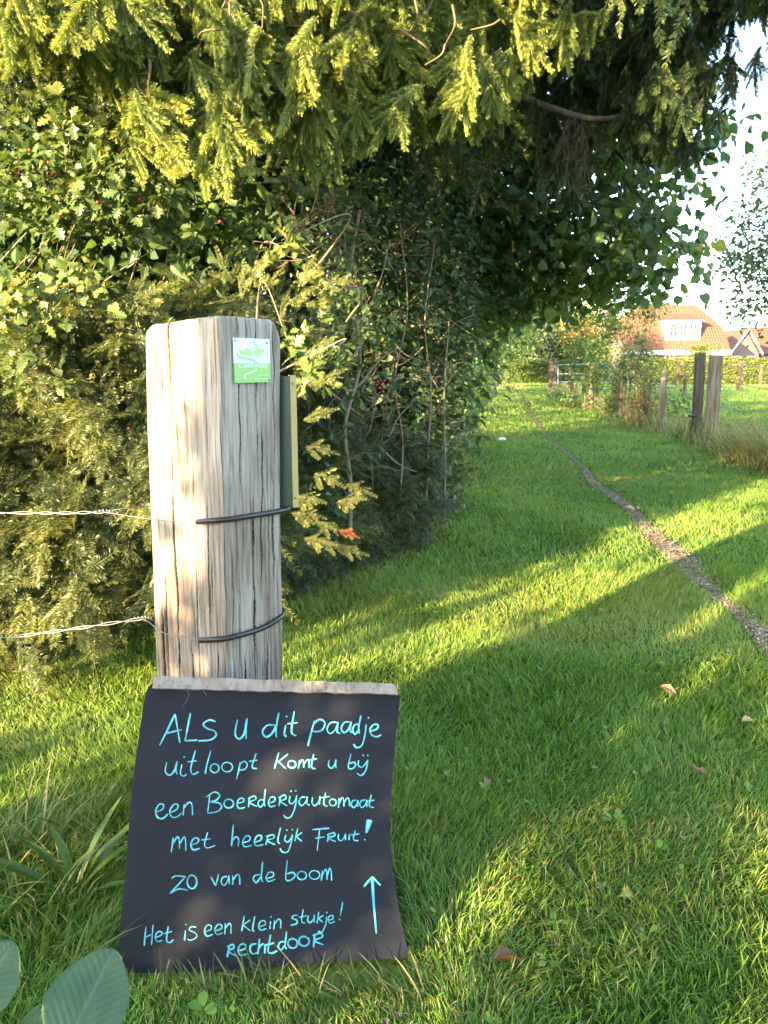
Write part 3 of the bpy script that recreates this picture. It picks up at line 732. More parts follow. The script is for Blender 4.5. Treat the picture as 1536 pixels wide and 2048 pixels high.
wire_thing('lower twisted fence wire with black hose wrapped round the oak post', [at(-900, 1345, Yw + 0.5), at(-300, 1303, Yw + 0.22), at(0, 1276, Yw + 0.06), at(150, 1257, Yw + 0.02)], tw2,
           [(300, 1246), (320, 1262), (350, 1272), (401, 1279)], [(401, 1281), (432, 1279), (470, 1273), (520, 1258), (553, 1240)], [at(566, 1226, rc_[1] + 0.015), at(556, 1214, rc_[1] + 0.06)],
           [at(310, 1232, Yw + 0.03), at(330, 1228, Yw + 0.12)])

# ------------------------------------------------------------------ chalkboard leaning on the post
B0 = np.array([0, 1.222, 0.0]); B1 = np.array([0, 1.545, 0.45])
bdir = unit(B1 - B0); bn = np.array([0, -bdir[2], bdir[1]])       # towards the viewer
def on_board(px, py, off=0.0):
    d = ray(px, py); o = B0 + bn * off; t = np.dot(o - np.array([0, 0, CAM_H]), bn) / np.dot(d, bn)
    return np.array([0, 0, CAM_H]) + d * t
M_board = simple_mat('blackboard', (0.0032, 0.0046, 0.0090), 0.55, noise=(0.0085, 0.0105, 0.0165), nscale=6, spec=0.2)
board = thing('chalkboard', on_board(520, 1930), 'black chalkboard with turquoise handwriting and a wooden batten, leaning on the post', 'chalkboard')
Ledge = catmull(np.array([(302, 1368), (291, 1388), (277, 1480), (264, 1580), (250, 1750), (238, 1880), (230, 1955)]), 6)
Redge = catmull(np.array([(790, 1380), (799, 1392), (795, 1440), (784, 1560), (780, 1640), (783, 1720), (796, 1810), (812, 1885), (817, 1915)]), 6)
rows = 40; LL = np.stack([np.interp(np.linspace(0, 1, rows), np.linspace(0, 1, len(Ledge)), Ledge[:, k]) for k in (0, 1)], -1)
RR = np.stack([np.interp(np.linspace(0, 1, rows), np.linspace(0, 1, len(Redge)), Redge[:, k]) for k in (0, 1)], -1)
front = np.array([[on_board(*(LL[i] * (1 - t) + RR[i] * t)) for t in np.linspace(0, 1, 20)] for i in range(rows)])
back_ = front - bn * 0.005
g = Geo(); g.add(front.reshape(-1, 3), grid_faces(rows, 20)[:, ::-1]); g.add(back_.reshape(-1, 3), grid_faces(rows, 20))
loop = np.concatenate([front[0], front[1:, -1], front[-1, -2::-1], front[-2:0:-1, 0]]); loop2 = loop - bn * 0.005
nl = len(loop); g.add(np.concatenate([loop, loop2]), np.array([[i, (i + 1) % nl, nl + (i + 1) % nl, nl + i] for i in range(nl)]), 1)
g.build('panel', [M_board, simple_mat('worn_edge', (0.11, 0.10, 0.095), 0.7, noise=(0.02, 0.02, 0.025), nscale=80)], board)
# batten
g = Geo()
bt = [on_board(312, 1355, 0.002), on_board(789, 1370, 0.002), on_board(797, 1391, 0.002), on_board(308, 1379, 0.002)]
M_ = 40
for i in range(M_):
    pass
Bt = np.stack([np.stack([bt[3] * (1 - t) + bt[2] * t, bt[3] * (1 - t) + bt[2] * t + bn * 0.013, bt[0] * (1 - t) + bt[1] * t + bn * 0.015, bt[0] * (1 - t) + bt[1] * t]) for t in np.linspace(0, 1, M_)])
Bt[:, 1:3] += bn * (0.0012 * vnoise(np.arange(M_) * 0.7, 0 * np.arange(M_), 3))[:, None, None]
Bt[:, :, 2] += (0.0016 * vnoise(np.arange(M_) * 0.9, 0 * np.arange(M_) + 3, 4))[:, None]
V = Bt.reshape(-1, 3); g.add(V, grid_faces(M_, 4, True)); g.add(V, np.array([[0, 1, 2, 3], [4 * M_ - 1, 4 * M_ - 2, 4 * M_ - 3, 4 * M_ - 4]]))
bat = g.build('batten', M_batten, board)
# handwriting; strokes were read off in a close view whose pixel (x, y) is (220 + x/2.518, 1330 + y/2.518) of the photo
M_chalk = leaf_mat('chalk_paint', [(0.0, (0.050, 0.27, 0.30)), (0.45, (0.085, 0.40, 0.43)), (1.0, (0.22, 0.56, 0.60))], 0.0, 0.7)
def circ(x, y, r, ry=None):
    ry = ry or r
    return [(x + r * math.sin(a_) * 1.0, y - ry * math.cos(a_)) for a_ in np.linspace(0.3, 2 * math.pi + 0.45, 11)]
def dot(x, y): return [(x, y), (x - 1.5, y + 7)]
LINES = [
 (9.0, [[(250, 405), (290, 325), (328, 247)], [(328, 247), (340, 320), (352, 392)], [(278, 345), (362, 326)], [(405, 243), (390, 320), (378, 382)], [(378, 382), (440, 378)],
        [(532, 285), (500, 277), (470, 298), (490, 320), (525, 332), (534, 355), (505, 377), (445, 382)],
        [(642, 275), (630, 345), (650, 372), (676, 345), (690, 268)], [(690, 268), (684, 330), (686, 372)],
        [(832, 303), (792, 304), (768, 335), (785, 362), (815, 345), (842, 295)], [(850, 240), (836, 320), (838, 364)],
        [(886, 300), (878, 345), (888, 362)], dot(890, 256), [(928, 232), (914, 335), (938, 357)], [(893, 296), (945, 290)],
        [(1030, 280), (1012, 345), (996, 408)], [(1024, 298), (1055, 274), (1082, 290), (1070, 325), (1038, 336), (1014, 330)],
        [(1142, 288), (1110, 292), (1093, 322), (1108, 345), (1135, 325), (1148, 288)], [(1148, 288), (1144, 335), (1160, 345)],
        [(1206, 286), (1180, 290), (1165, 318), (1178, 340), (1200, 325), (1215, 285)], [(1215, 285), (1209, 330), (1222, 340)],
        [(1256, 300), (1235, 300), (1222, 325), (1235, 348), (1255, 322)], [(1264, 255), (1252, 315), (1256, 346)],
        [(1290, 300), (1284, 350), (1268, 405), (1240, 415), (1227, 398)], dot(1302, 262),
        [(1308, 335), (1343, 322), (1350, 303), (1328, 300), (1309, 325), (1318, 352), (1342, 361), (1366, 352)]]),
 (7.5, [[(286, 490), (278, 535), (300, 555), (325, 530), (338, 485)], [(338, 485), (332, 530), (340, 552)], [(362, 500), (355, 545), (370, 560), (386, 550)], dot(374, 460),
        [(430, 430), (407, 520), (418, 550), (446, 538)], [(390, 488), (436, 482)], [(508, 430), (486, 510), (480, 548)], circ(527, 520, 22), circ(590, 514, 27, 24),
        [(656, 490), (646, 540), (637, 575)], [(650, 502), (675, 485), (691, 500), (680, 524), (650, 530)], [(736, 445), (716, 512), (740, 522)], [(700, 486), (742, 479)],
        [(850, 440), (828, 522)], [(897, 448), (842, 492)], [(848, 486), (886, 522)], circ(916, 500, 20, 18), [(948, 522), (956, 478)], [(952, 502), (968, 478), (976, 490), (975, 516)], [(976, 500), (994, 477), (1003, 488), (1003, 520)],
        [(1026, 448), (1015, 512), (1036, 523)], [(1000, 479), (1042, 472)], [(1104, 478), (1100, 505), (1115, 520), (1133, 500), (1138, 475)], [(1138, 475), (1136, 505), (1140, 520)],
        [(1214, 446), (1200, 512), (1216, 523), (1236, 508), (1230, 490), (1206, 496)], [(1252, 480), (1250, 505), (1268, 515), (1286, 498), (1299, 478)], [(1299, 478), (1288, 530), (1266, 556), (1243, 545)], dot(1276, 452), dot(1299, 452)]),
 (7.5, [[(226, 742), (262, 728), (270, 705), (248, 702), (231, 732), (238, 765), (265, 773), (292, 750)], [(298, 746), (335, 728), (342, 705), (322, 702), (302, 732), (308, 762), (335, 766), (362, 744)],
        [(374, 700), (368, 758)], [(370, 724), (395, 693), (412, 702), (416, 756)], [(503, 652), (492, 742)], [(482, 666), (525, 640), (552, 655), (536, 680), (505, 690)], [(505, 690), (546, 694), (562, 714), (540, 738), (490, 746)],
        circ(598, 698, 24, 22), [(640, 697), (672, 688), (670, 672), (650, 675), (640, 700), (650, 722), (680, 717)], [(703, 665), (697, 716)], [(695, 674), (725, 660), (735, 675), (704, 692), (739, 712)],
        [(778, 680), (755, 680), (745, 700), (758, 715), (778, 695)], [(783, 625), (776, 690), (781, 713)], [(799, 696), (828, 685), (828, 666), (808, 668), (798, 695), (808, 713), (834, 708)],
        [(859, 660), (851, 711)], [(849, 669), (878, 655), (886, 672), (860, 688), (892, 709)], [(906, 660), (903, 690), (918, 698), (935, 678), (941, 655)], [(941, 655), (931, 720), (910, 765), (887, 769), (874, 754)], dot(913, 632), dot(936, 630),
        [(985, 665), (962, 668), (952, 692), (965, 708), (985, 690), (993, 662)], [(993, 662), (992, 698), (1006, 706)], [(1020, 665), (1018, 695), (1032, 708), (1052, 688), (1058, 660)], [(1058, 660), (1055, 703)],
        [(1086, 643), (1076, 698), (1096, 712)], [(1062, 669), (1106, 662)], circ(1122, 692, 17), [(1150, 720), (1154, 670)], [(1153, 698), (1168, 669), (1177, 680), (1178, 713)], [(1179, 695), (1196, 669), (1205, 682), (1206, 713)],
        [(1240, 680), (1222, 685), (1215, 705), (1228, 718), (1245, 700), (1248, 680)], [(1248, 680), (1248, 714)], [(1285, 679), (1265, 685), (1258, 705), (1270, 718), (1288, 700), (1293, 678)], [(1293, 678), (1293, 714)],
        [(1316, 653), (1306, 708), (1328, 718)], [(1296, 686), (1334, 680)]]),
 (7.5, [[(308, 943), (319, 870)], [(314, 905), (338, 866), (348, 880), (350, 926)], [(351, 900), (372, 867), (380, 880), (382, 936)], [(406, 906), (440, 895), (445, 875), (425, 872), (408, 900), (418, 930), (452, 924)],
        [(492, 842), (476, 902), (490, 921), (530, 909)], [(460, 881), (507, 875)], [(621, 804), (612, 912)], [(614, 888), (635, 865), (648, 880), (645, 913)], [(667, 896), (700, 885), (705, 865), (685, 862), (668, 890), (678, 915), (714, 909)],
        [(727, 893), (758, 882), (762, 862), (742, 860), (727, 888), (737, 910), (772, 905)], [(796, 858), (785, 906)], [(786, 864), (820, 855), (826, 870), (793, 885), (832, 905)], [(859, 818), (845, 883), (856, 900)],
        [(886, 855), (880, 880), (895, 892), (913, 872), (919, 853)], [(919, 853), (911, 900), (895, 940), (868, 941), (856, 923)], dot(891, 828), dot(919, 826), [(946, 823), (930, 889)], [(967, 843), (936, 866)], [(938, 864), (967, 889)],
        [(1056, 828), (1043, 936)], [(1018, 829), (1104, 822)], [(1033, 873), (1082, 865)], [(1101, 850), (1095, 891)], [(1093, 856), (1125, 845), (1131, 860), (1100, 871), (1137, 890)],
        [(1151, 850), (1150, 875), (1165, 885), (1180, 868), (1186, 850)], [(1186, 850), (1186, 882)], [(1206, 850), (1203, 882)], [(1236, 833), (1226, 878), (1252, 885)], [(1212, 856), (1257, 850)],
        [(1296, 778), (1292, 810), (1288, 845)], [(1304, 778), (1296, 815), (1289, 845)], [(1312, 780), (1300, 815), (1290, 845)], [(1320, 782), (1304, 820), (1291, 845)], dot(1284, 876)]),
 (7.5, [[(310, 1075), (332, 1062), (380, 1066)], [(380, 1066), (340, 1110), (302, 1151)], [(302, 1151), (345, 1128), (392, 1134)], circ(413, 1092, 24, 34), [(508, 1066), (532, 1112)], [(532, 1112), (548, 1052)],
        [(590, 1065), (568, 1070), (560, 1095), (575, 1110), (592, 1088), (598, 1060)], [(598, 1060), (601, 1106)], [(618, 1058), (618, 1107)], [(620, 1082), (640, 1055), (652, 1066), (654, 1106)],
        [(756, 1055), (730, 1060), (722, 1080), (738, 1095), (760, 1066)], [(769, 990), (762, 1065), (769, 1093)], [(786, 1076), (820, 1065), (822, 1046), (800, 1045), (786, 1070), (798, 1090), (832, 1079)],
        [(893, 983), (885, 1073), (905, 1085), (931, 1064), (922, 1045), (890, 1052)], circ(966, 1060, 23, 21), circ(1030, 1057, 26, 22), [(1064, 1087), (1070, 1035)], [(1068, 1064), (1084, 1030), (1092, 1044), (1093, 1082)], [(1095, 1060), (1106, 1024), (1114, 1040), (1116, 1086)]]),
 (7.0, [[(181, 1318), (172, 1414)], [(217, 1308), (209, 1411)], [(178, 1371), (213, 1355)], [(227, 1373), (258, 1360), (260, 1345), (240, 1345), (228, 1370), (238, 1392), (264, 1387)], [(293, 1316), (285, 1383), (300, 1398), (320, 1384)], [(270, 1353), (312, 1342)],
        [(381, 1335), (375, 1387)], dot(383, 1304), [(434, 1320), (410, 1318), (400, 1335), (430, 1350), (436, 1370), (408, 1386), (390, 1380)], [(477, 1343), (508, 1332), (508, 1312), (488, 1312), (476, 1340), (488, 1365), (517, 1357)],
        [(529, 1339), (560, 1328), (560, 1308), (540, 1310), (528, 1335), (540, 1358), (568, 1349)], [(581, 1299), (578, 1357)], [(580, 1327), (600, 1302), (609, 1313), (609, 1354)], [(676, 1263), (663, 1341)], [(707, 1283), (667, 1312)], [(670, 1310), (707, 1339)],
        [(729, 1266), (718, 1333), (729, 1341)], [(749, 1319), (780, 1308), (780, 1290), (760, 1290), (748, 1315), (760, 1335), (787, 1327)], [(809, 1290), (805, 1329)], dot(811, 1265), [(829, 1284), (825, 1331)], [(828, 1307), (848, 1280), (860, 1291), (859, 1327)],
        [(946, 1260), (925, 1262), (918, 1275), (940, 1285), (940, 1302), (910, 1311)], [(973, 1230), (965, 1288), (982, 1302)], [(950, 1271), (992, 1262)], [(999, 1262), (995, 1285), (1008, 1298), (1025, 1278), (1029, 1257)], [(1029, 1257), (1028, 1297)],
        [(1051, 1243), (1043, 1301)], [(1077, 1260), (1046, 1277)], [(1049, 1275), (1072, 1296)], [(1091, 1265), (1085, 1310), (1066, 1346), (1048, 1340)], dot(1093, 1243), [(1099, 1286), (1122, 1278), (1120, 1262), (1105, 1265), (1098, 1282), (1108, 1300), (1132, 1291)],
        [(1172, 1193), (1160, 1262)], dot(1157, 1278)]),
 (9.5, [[(602, 1413), (590, 1472)], [(590, 1421), (618, 1408), (623, 1425), (596, 1441), (637, 1466)], [(644, 1441), (680, 1428), (680, 1408), (658, 1408), (645, 1435), (658, 1462), (692, 1454)], [(737, 1404), (712, 1410), (705, 1435), (720, 1455), (744, 1447)],
        [(753, 1378), (745, 1457)], [(747, 1428), (768, 1405), (780, 1415), (779, 1453)], [(809, 1358), (796, 1438), (815, 1451), (842, 1439)], [(780, 1411), (827, 1400)], [(878, 1392), (855, 1398), (848, 1420), (862, 1435), (882, 1408)], [(889, 1343), (882, 1412), (889, 1431)],
        circ(920, 1402, 24), circ(977, 1391, 26, 24), [(1031, 1354), (1025, 1422)], [(1020, 1363), (1060, 1350), (1069, 1370), (1030, 1388), (1074, 1409)]]),
]
ARROW = (12.0, [[(1341, 1352), (1328, 1200), (1320, 1068)], [(1278, 1117), (1320, 1066)], [(1320, 1066), (1362, 1110)]])
def write(name, wid, strokes):
    g = Geo()
    for i, st in enumerate(strokes):
        Q = catmull(st, 6); T_ = unit(np.gradient(Q, axis=0)); Nn = np.stack([-T_[:, 1], T_[:, 0]], -1)
        n_ = len(Q); t = np.linspace(0, 1, n_)
        w = wid * 0.5 * (0.92 + 0.24 * vnoise(t * 4, 0 * t + i * 3.7, 17) + 0.10 * vnoise(t * 15, 0 * t + i * 1.7, 18)) * np.clip(0.65 + 6 * np.minimum(t, 1 - t), 0, 1)
        r_ = np.clip(0.45 + 0.5 * vnoise(t * 4, 0 * t + i * 5.1, 19) + 0.35 * vnoise(t * 17, 0 * t + i * 2.3, 20), 0, 1)
        V = []
        for k in (-1, 1):
            e = Q + Nn * (w * k)[:, None]
            V.append(np.stack([on_board(220 + x / 2.518, 1330 + y / 2.518, 0.0006 + 0.00004 * (i % 12)) for x, y in e]))
        g.add(np.stack(V, 1).reshape(-1, 3), grid_faces(n_, 2), 0, np.repeat(r_, 2))
    return g.build(name, M_chalk, board)
for wd, st in LINES:
    st = sorted(st, key=lambda q: min(p_[0] for p_ in q)); word, right = [], None
    for q in st:
        lo = min(p_[0] for p_ in q)
        if right is not None and lo > right + 21: write('chalk_word', wd, word); word, right = [], None
        word.append(q); right = max(right or 0, max(p_[0] for p_ in q))
    write('chalk_word', wd, word)
write('chalk_arrow', *ARROW)
g = Geo()
for (pts) in ([(372, 1380), (378, 1388), (374, 1400), (366, 1412)], [(398, 1370), (406, 1380), (414, 1392)]):
    tube(g, catmull([on_board(x, y, 0.012 + 0.004 * i) for i, (x, y) in enumerate(pts)], 6), 0.0005, sides=4)
tag(g.build('dry_straw', M_twig), 'wisp of dry straw hanging over the batten of the chalkboard', 'straw')

# ------------------------------------------------------------------ foliage templates
def needle_shoot(n, L, nl, nw, mode, seed, stem_r=0.0016, fwd=0.75, tipbunch=True):
    """a shoot along +x; mode 'round' (spruce) or 'flat' (yew). material 0 needles, 1 stem"""
    r_ = np.random.default_rng(seed); g = Geo()
    t = np.sort(np.clip(r_.random(n) ** 0.95, 0.02, 1.0))
    if mode == 'round':
        phi = r_.normal(0, 1.15, n) + np.pi / 2          # more needles on the upper side
    else:
        phi = np.where(np.arange(n) % 2 == 0, 0.12, np.pi - 0.12) + r_.normal(0, 0.22, n)
    rad = np.stack([0 * t, np.cos(phi), np.sin(phi)], -1)
    f = fwd + 0.5 * t ** 4 + r_.normal(0, 0.12, n)
    d = unit(np.array([1.0, 0, 0]) * f[:, None] + rad)
    ln = nl * (0.8 + 0.35 * r_.random(n)) * np.interp(t, [0, 0.15, 0.8, 1.0], [0.75, 1.0, 0.95, 0.6])
    bend = 0.10 * L * np.sin(t * 2.2)
    b = np.stack([t * L, 0 * t, -bend * 0.6], -1)
    s = unit(np.cross(d, np.cross(rad, np.array([1.0, 0, 0])) + 0.35 * r_.normal(size=(n, 3)) + rad * (0.6 if mode == 'round' else 0.0)))
    if mode == 'flat': s = unit(np.cross(d, np.array([0, 0, 1.0]) + 0.3 * r_.normal(size=(n, 3))))
    mid = b + d * ln[:, None] * 0.5
    tip = b + d * ln[:, None] + np.array([0, 0, -0.12]) * ln[:, None] * (1 if mode == 'flat' else -0.3)
    V = np.stack([b, mid - s * nw / 2, tip, mid + s * nw / 2], 1)
    o = (np.arange(n) * 4)[:, None]
    q = r_.normal(0, 0.08, n) + (0.25 * (t > 0.72) if mode == 'round' else 0.15 * (t > 0.6))
    g.add(V.reshape(-1, 3), np.concatenate([o, o + 1, o + 2, o + 3], 1), 0, np.repeat(q, 4))
    tt = np.linspace(0, 1, 5); P = np.stack([tt * L, 0 * tt, -0.06 * L * np.sin(tt * 2.2)], -1)
    tube(g, P, stem_r, stem_r * 0.5, sides=3, mat=1, cap=False)
    return g

def spray(shoots, L, ns, lens, droop, seed, ang=(0.55, 0.9), side_z=-0.25, stem_r=0.0025):
    """twig along +x with side shoots either side, drooping towards -z"""
    r_ = np.random.default_rng(seed); g = Geo()
    tt = np.linspace(0, 1, 10)
    ax = lambda t: np.stack([t * L, 0.03 * L * np.sin(5 * t + seed), -droop * L * t ** 2], -1)
    tube(g, ax(tt), stem_r, stem_r * 0.4, sides=4, mat=1, cap=False)
    for i in range(ns):
        t = 0.08 + 0.9 * (i + 0.5 * r_.random()) / ns
        sgn = 1 if i % 2 else -1
        a_ = r_.uniform(*ang)
        tang = unit(ax(np.array([t + 0.01]))[0] - ax(np.array([t - 0.01]))[0])
        d = unit(tang * math.cos(a_) + np.array([0, sgn, 0]) * math.sin(a_) + np.array([0, 0, side_z * (0.4 + r_.random())]))
        up = unit(np.array([r_.normal(0, 0.25), r_.normal(0, 0.25), 1.0]))
        sc = lens * (1.15 - 0.55 * t) * r_.uniform(0.75, 1.15)
        g.scatter(shoots[r_.integers(len(shoots))], frames(d[None], up), ax(np.array([t])), np.array([r_.normal(0, 0.05)]), sc)
    for t in np.arange(0.0, 0.95, 0.6 * lens / L):
        tang = unit(ax(np.array([t + 0.02]))[0] - ax(np.array([t]))[0])
        g.scatter(shoots[r_.integers(len(shoots))], frames(tang[None], np.array([0, 0, 1.0])), ax(np.array([t])), np.array([-0.1]), lens * 0.8)
    tang = unit(ax(np.array([1.0]))[0] - ax(np.array([0.97]))[0])
    g.scatter(shoots[0], frames(tang[None], np.array([0, 0, 1.0])), ax(np.array([1.0])), np.array([0.0]), lens * 0.85)
    return g

def leaf_tpl(shape='ovate', L=1.0, wid=0.6, fold=0.18, curl=0.15):
    """leaf along +x, length 1 (petiole from 0)"""
    if shape == 'ovate': prof = [(0.0, 0.01), (0.12, 0.55), (0.35, 1.0), (0.65, 0.78), (0.88, 0.30), (1.0, 0.0)]
    elif shape == 'heart': prof = [(0.0, 0.12), (0.05, 0.75), (0.25, 1.0), (0.55, 0.86), (0.82, 0.36), (1.0, 0.0)]
    elif shape == 'lance': prof = [(0.0, 0.01), (0.25, 0.8), (0.5, 1.0), (0.75, 0.7), (1.0, 0.0)]
    else: prof = [(0.0, 0.05), (0.22, 0.35), (0.36, 1.0), (0.46, 0.42), (0.60, 0.85), (0.72, 0.36), (0.84, 0.5), (1.0, 0.0)]
    V, F = [], []
    for i, (x, w) in enumerate(prof):
        w = w * wid / 2; z = -curl * x * x; e = fold * w * 2
        fx = x + (0.10 * w if shape == 'lobed' else (-0.08 if shape == 'heart' and i < 2 else 0))
        V += [(x * L, 0, z), (fx * L, w, z + e), (fx * L, -w, z + e)]
    for i in range(len(prof) - 1):
        a = 3 * i; b = a + 3
        F += [[a, b, b + 1, a + 1], [a, a + 2, b + 2, b]]
    g = Geo(); g.add(np.array(V), np.array(F))
    return g
L_ov = leaf_tpl('ovate', wid=0.58); L_he = leaf_tpl('heart', wid=0.95, fold=0.10, curl=0.2); L_la = leaf_tpl('lance', wid=0.40); L_lo = leaf_tpl('lobed', wid=1.0, fold=0.08)
L_quad = Geo(); L_quad.add(np.array([(0, 0, 0), (0.45, 0.3, 0.06), (1, 0, -0.12), (0.45, -0.3, 0.06)]), np.array([[0, 1, 2, 3]]))

def leaf_orient(n, out=None, hang=0.5, spread=0.8):
    """leaf blades: normals mostly up and outward, tips drooping"""
    nrm = np.stack([rng.normal(0, spread, n), rng.normal(0, spread, n), 0.9 + 0 * np.arange(n)], -1)
    if out is not None: nrm = nrm + out * 0.9
    d = np.stack([rng.normal(0, 1, n), rng.normal(0, 1, n), rng.normal(-hang, 0.5, n)], -1)
    if out is not None: d = d + out * 0.5
    return frames(d, unit(nrm))

def leaf_cloud(g, ells, n_clump, per, size, tpl, sig=0.12, hang=0.5, shell=0.55, rj=(0.35, 0.22), flat=0.7, ok=None, mat=0, twigs=None, szj=0.35):
    """leaves in clumps spread through ellipsoids [(centre, radii, weight)]; returns clump centres"""
    w = np.array([e[2] for e in ells], float); w /= w.sum()
    ctr = []
    for (c, r_, _), k in zip(ells, rng.multinomial(n_clump, w)):
        u = unit(rng.normal(size=(k, 3))); s = shell + (1.05 - shell) * rng.random(k) ** 0.7
        C = np.asarray(c) + u * np.asarray(r_) * s[:, None]
        if ok is not None:
            m_ = ok(C); C = C[m_]; u = u[m_]
        k = len(C)
        if k == 0: continue
        ctr.append(C)
        nl_ = rng.poisson(per, k)
        idx = np.repeat(np.arange(k), nl_)
        P = C[idx] + rng.normal(size=(len(idx), 3)) * sig * np.array([1, 1, flat])
        cr_ = rng.normal(0, rj[1], k)[idx]
        rn = np.clip(rj[0] + cr_ + rng.normal(0, 0.15, len(idx)), 0, 1)
        M_ = leaf_orient(len(idx), u[idx], hang)
        sz = size * (1 + szj * rng.normal(0, 1, len(idx)).clip(-1.6, 1.6))
        T_ = Geo(); T_.v = tpl.v; T_.r = tpl.r; T_.f = tpl.f; T_.m = [np.full(len(q), mat) for q in tpl.f]; T_.n = tpl.n
        g.scatter(T_, M_, P, rn, sz)
    return np.concatenate(ctr) if ctr else np.zeros((0, 3))

def twiggery(g, root, targets, r0=0.01, r1=0.002, mat=0, jit=0.12, sides=4, k=4):
    for T_ in targets:
        a_ = np.asarray(root) if np.ndim(root) == 1 else root[rng.integers(len(root))]
        n_ = k + 1; t = np.linspace(0, 1, n_)[:, None]
        L_ = np.linalg.norm(T_ - a_)
        P = a_ + (T_ - a_) * t + rng.normal(size=(n_, 3)) * jit * L_ * (t * (1 - t)) * 2
        P[:, 2] += 0.12 * L_ * (t[:, 0] * (1 - t[:, 0])) * 2
        tube(g, catmull(P, 3), r0, r1, sides=sides, mat=mat, cap=False)

def E(px, py, Y, rx, rz, ry, w=None):
    """ellipsoid from where its centre is seen: radii rx, rz in photo pixels at that distance, ry in metres"""
    c = at(px, py, Y); k = Y / FPX
    return (c, np.array([rx * k, ry, rz * k]), w if w else rx * rz * k * k)

# ------------------------------------------------------------------ Norway spruce (upper left)
sh_s = [needle_shoot(300, 1.0, 0.18, 0.024, 'round', 40 + i, 0.012) for i in range(4)]
sh_b = [needle_shoot(80, 1.0, 0.20, 0.036, 'round', 140 + i, 0.012) for i in range(3)]
sp_big = [spray(sh_s, 0.23, 8, 0.165, 0.30, 60 + i, ang=(0.35, 0.85)) for i in range(6)]
sp_sml = [spray(sh_s, 0.12, 5, 0.14, 0.25, 70 + i, ang=(0.35, 0.85)) for i in range(4)]
sp_bck = [spray(sh_b, 0.42, 13, 0.14, 0.25, 80 + i) for i in range(3)]
ENV = np.array([(-300, 60), (0, 150), (60, 150), (105, 70), (130, 180), (190, 180), (215, 215), (258, 330), (330, 372), (385, 408), (450, 405), (475, 345), (490, 235), (560, 260), (590, 405), (640, 385), (700, 335), (745, 270), (765, 150), (800, 235), (860, 290), (960, 335), (1010, 275), (1060, 205), (1105, 170), (1130, 70), (1180, 20)])
def env(px): return np.interp(px, ENV[:, 0], ENV[:, 1])
spruce = thing('spruce_tree', (-1.5, 5.1, 0), 'Norway spruce with sunlit yellow green needles drooping over the upper left', 'tree')
g = Geo()
tk = np.array([(-1.5, 5.1, -0.1), (-1.48, 5.1, 2), (-1.52, 5.05, 5), (-1.5, 5.1, 9)]); tube(g, catmull(tk, 6), 0.17, 0.06, sides=12)
g.build('trunk', M_bark, spruce, smooth=True)
gF = Geo(); gB = Geo()
def hang_spray(lib, tips, scale, out=None, steep=(0.9, 0.35), rn=(0.6, 0.16), L0=0.45):
    """place sprays so that they end at the tips"""
    n = len(tips)
    d = np.stack([rng.normal(0.05, 0.38, n), rng.normal(-0.35, 0.3, n), -np.abs(rng.normal(steep[0], steep[1], n)) - 0.15], -1)
    d = unit(d)
    up = unit(np.stack([rng.normal(-0.25, 0.45, n), rng.normal(-0.9, 0.3, n), rng.normal(0.35, 0.2, n)], -1))
    M_ = frames(d, up); sc = scale * (0.65 + 0.6 * rng.random(n))
    P = tips - d * (L0 * sc)[:, None]
    rnd = np.clip(rng.normal(rn[0], rn[1], n), 0, 1)
    pick = rng.integers(len(lib), size=n)
    for i in range(len(lib)):
        k = pick == i
        gF.scatter(lib[i], M_[k], P[k], rnd[k], sc[k])
    return P
# edge of the curtain, then the body behind it
n = 150; px = rng.uniform(-80, 1130, n); py = env(px) - 38 - np.abs(rng.normal(0, 22, n)) ; Yt = np.interp(px, [0, 500, 800, 1130], [2.35, 2.45, 2.9, 3.4]) + rng.normal(0, 0.10, n)
P1 = hang_spray(sp_sml, at_v(px, py, Yt), 1.0, L0=0.25, steep=(0.8, 0.4))
n = 430; px = rng.uniform(-200, 1130, n); py = np.minimum(env(px) - 25, -170 + 560 * rng.random(n)); Yt = np.interp(px, [0, 500, 800, 1150], [2.5, 2.6, 3.0, 3.5]) + rng.normal(0.1, 0.22, n)
hole = vnoise(px / 120, py / 90, 77) < -0.38
px, py, Yt = px[~hole], py[~hole], Yt[~hole]
P2 = hang_spray(sp_big, at_v(px, py - 30, Yt), 0.9, L0=0.36, steep=(0.6, 0.4))
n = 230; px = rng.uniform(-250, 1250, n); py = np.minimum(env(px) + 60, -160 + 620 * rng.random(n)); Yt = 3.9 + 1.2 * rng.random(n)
P3 = hang_spray(sp_bck, at_v(px, py, Yt), 1.25, L0=0.5, rn=(0.18, 0.1))
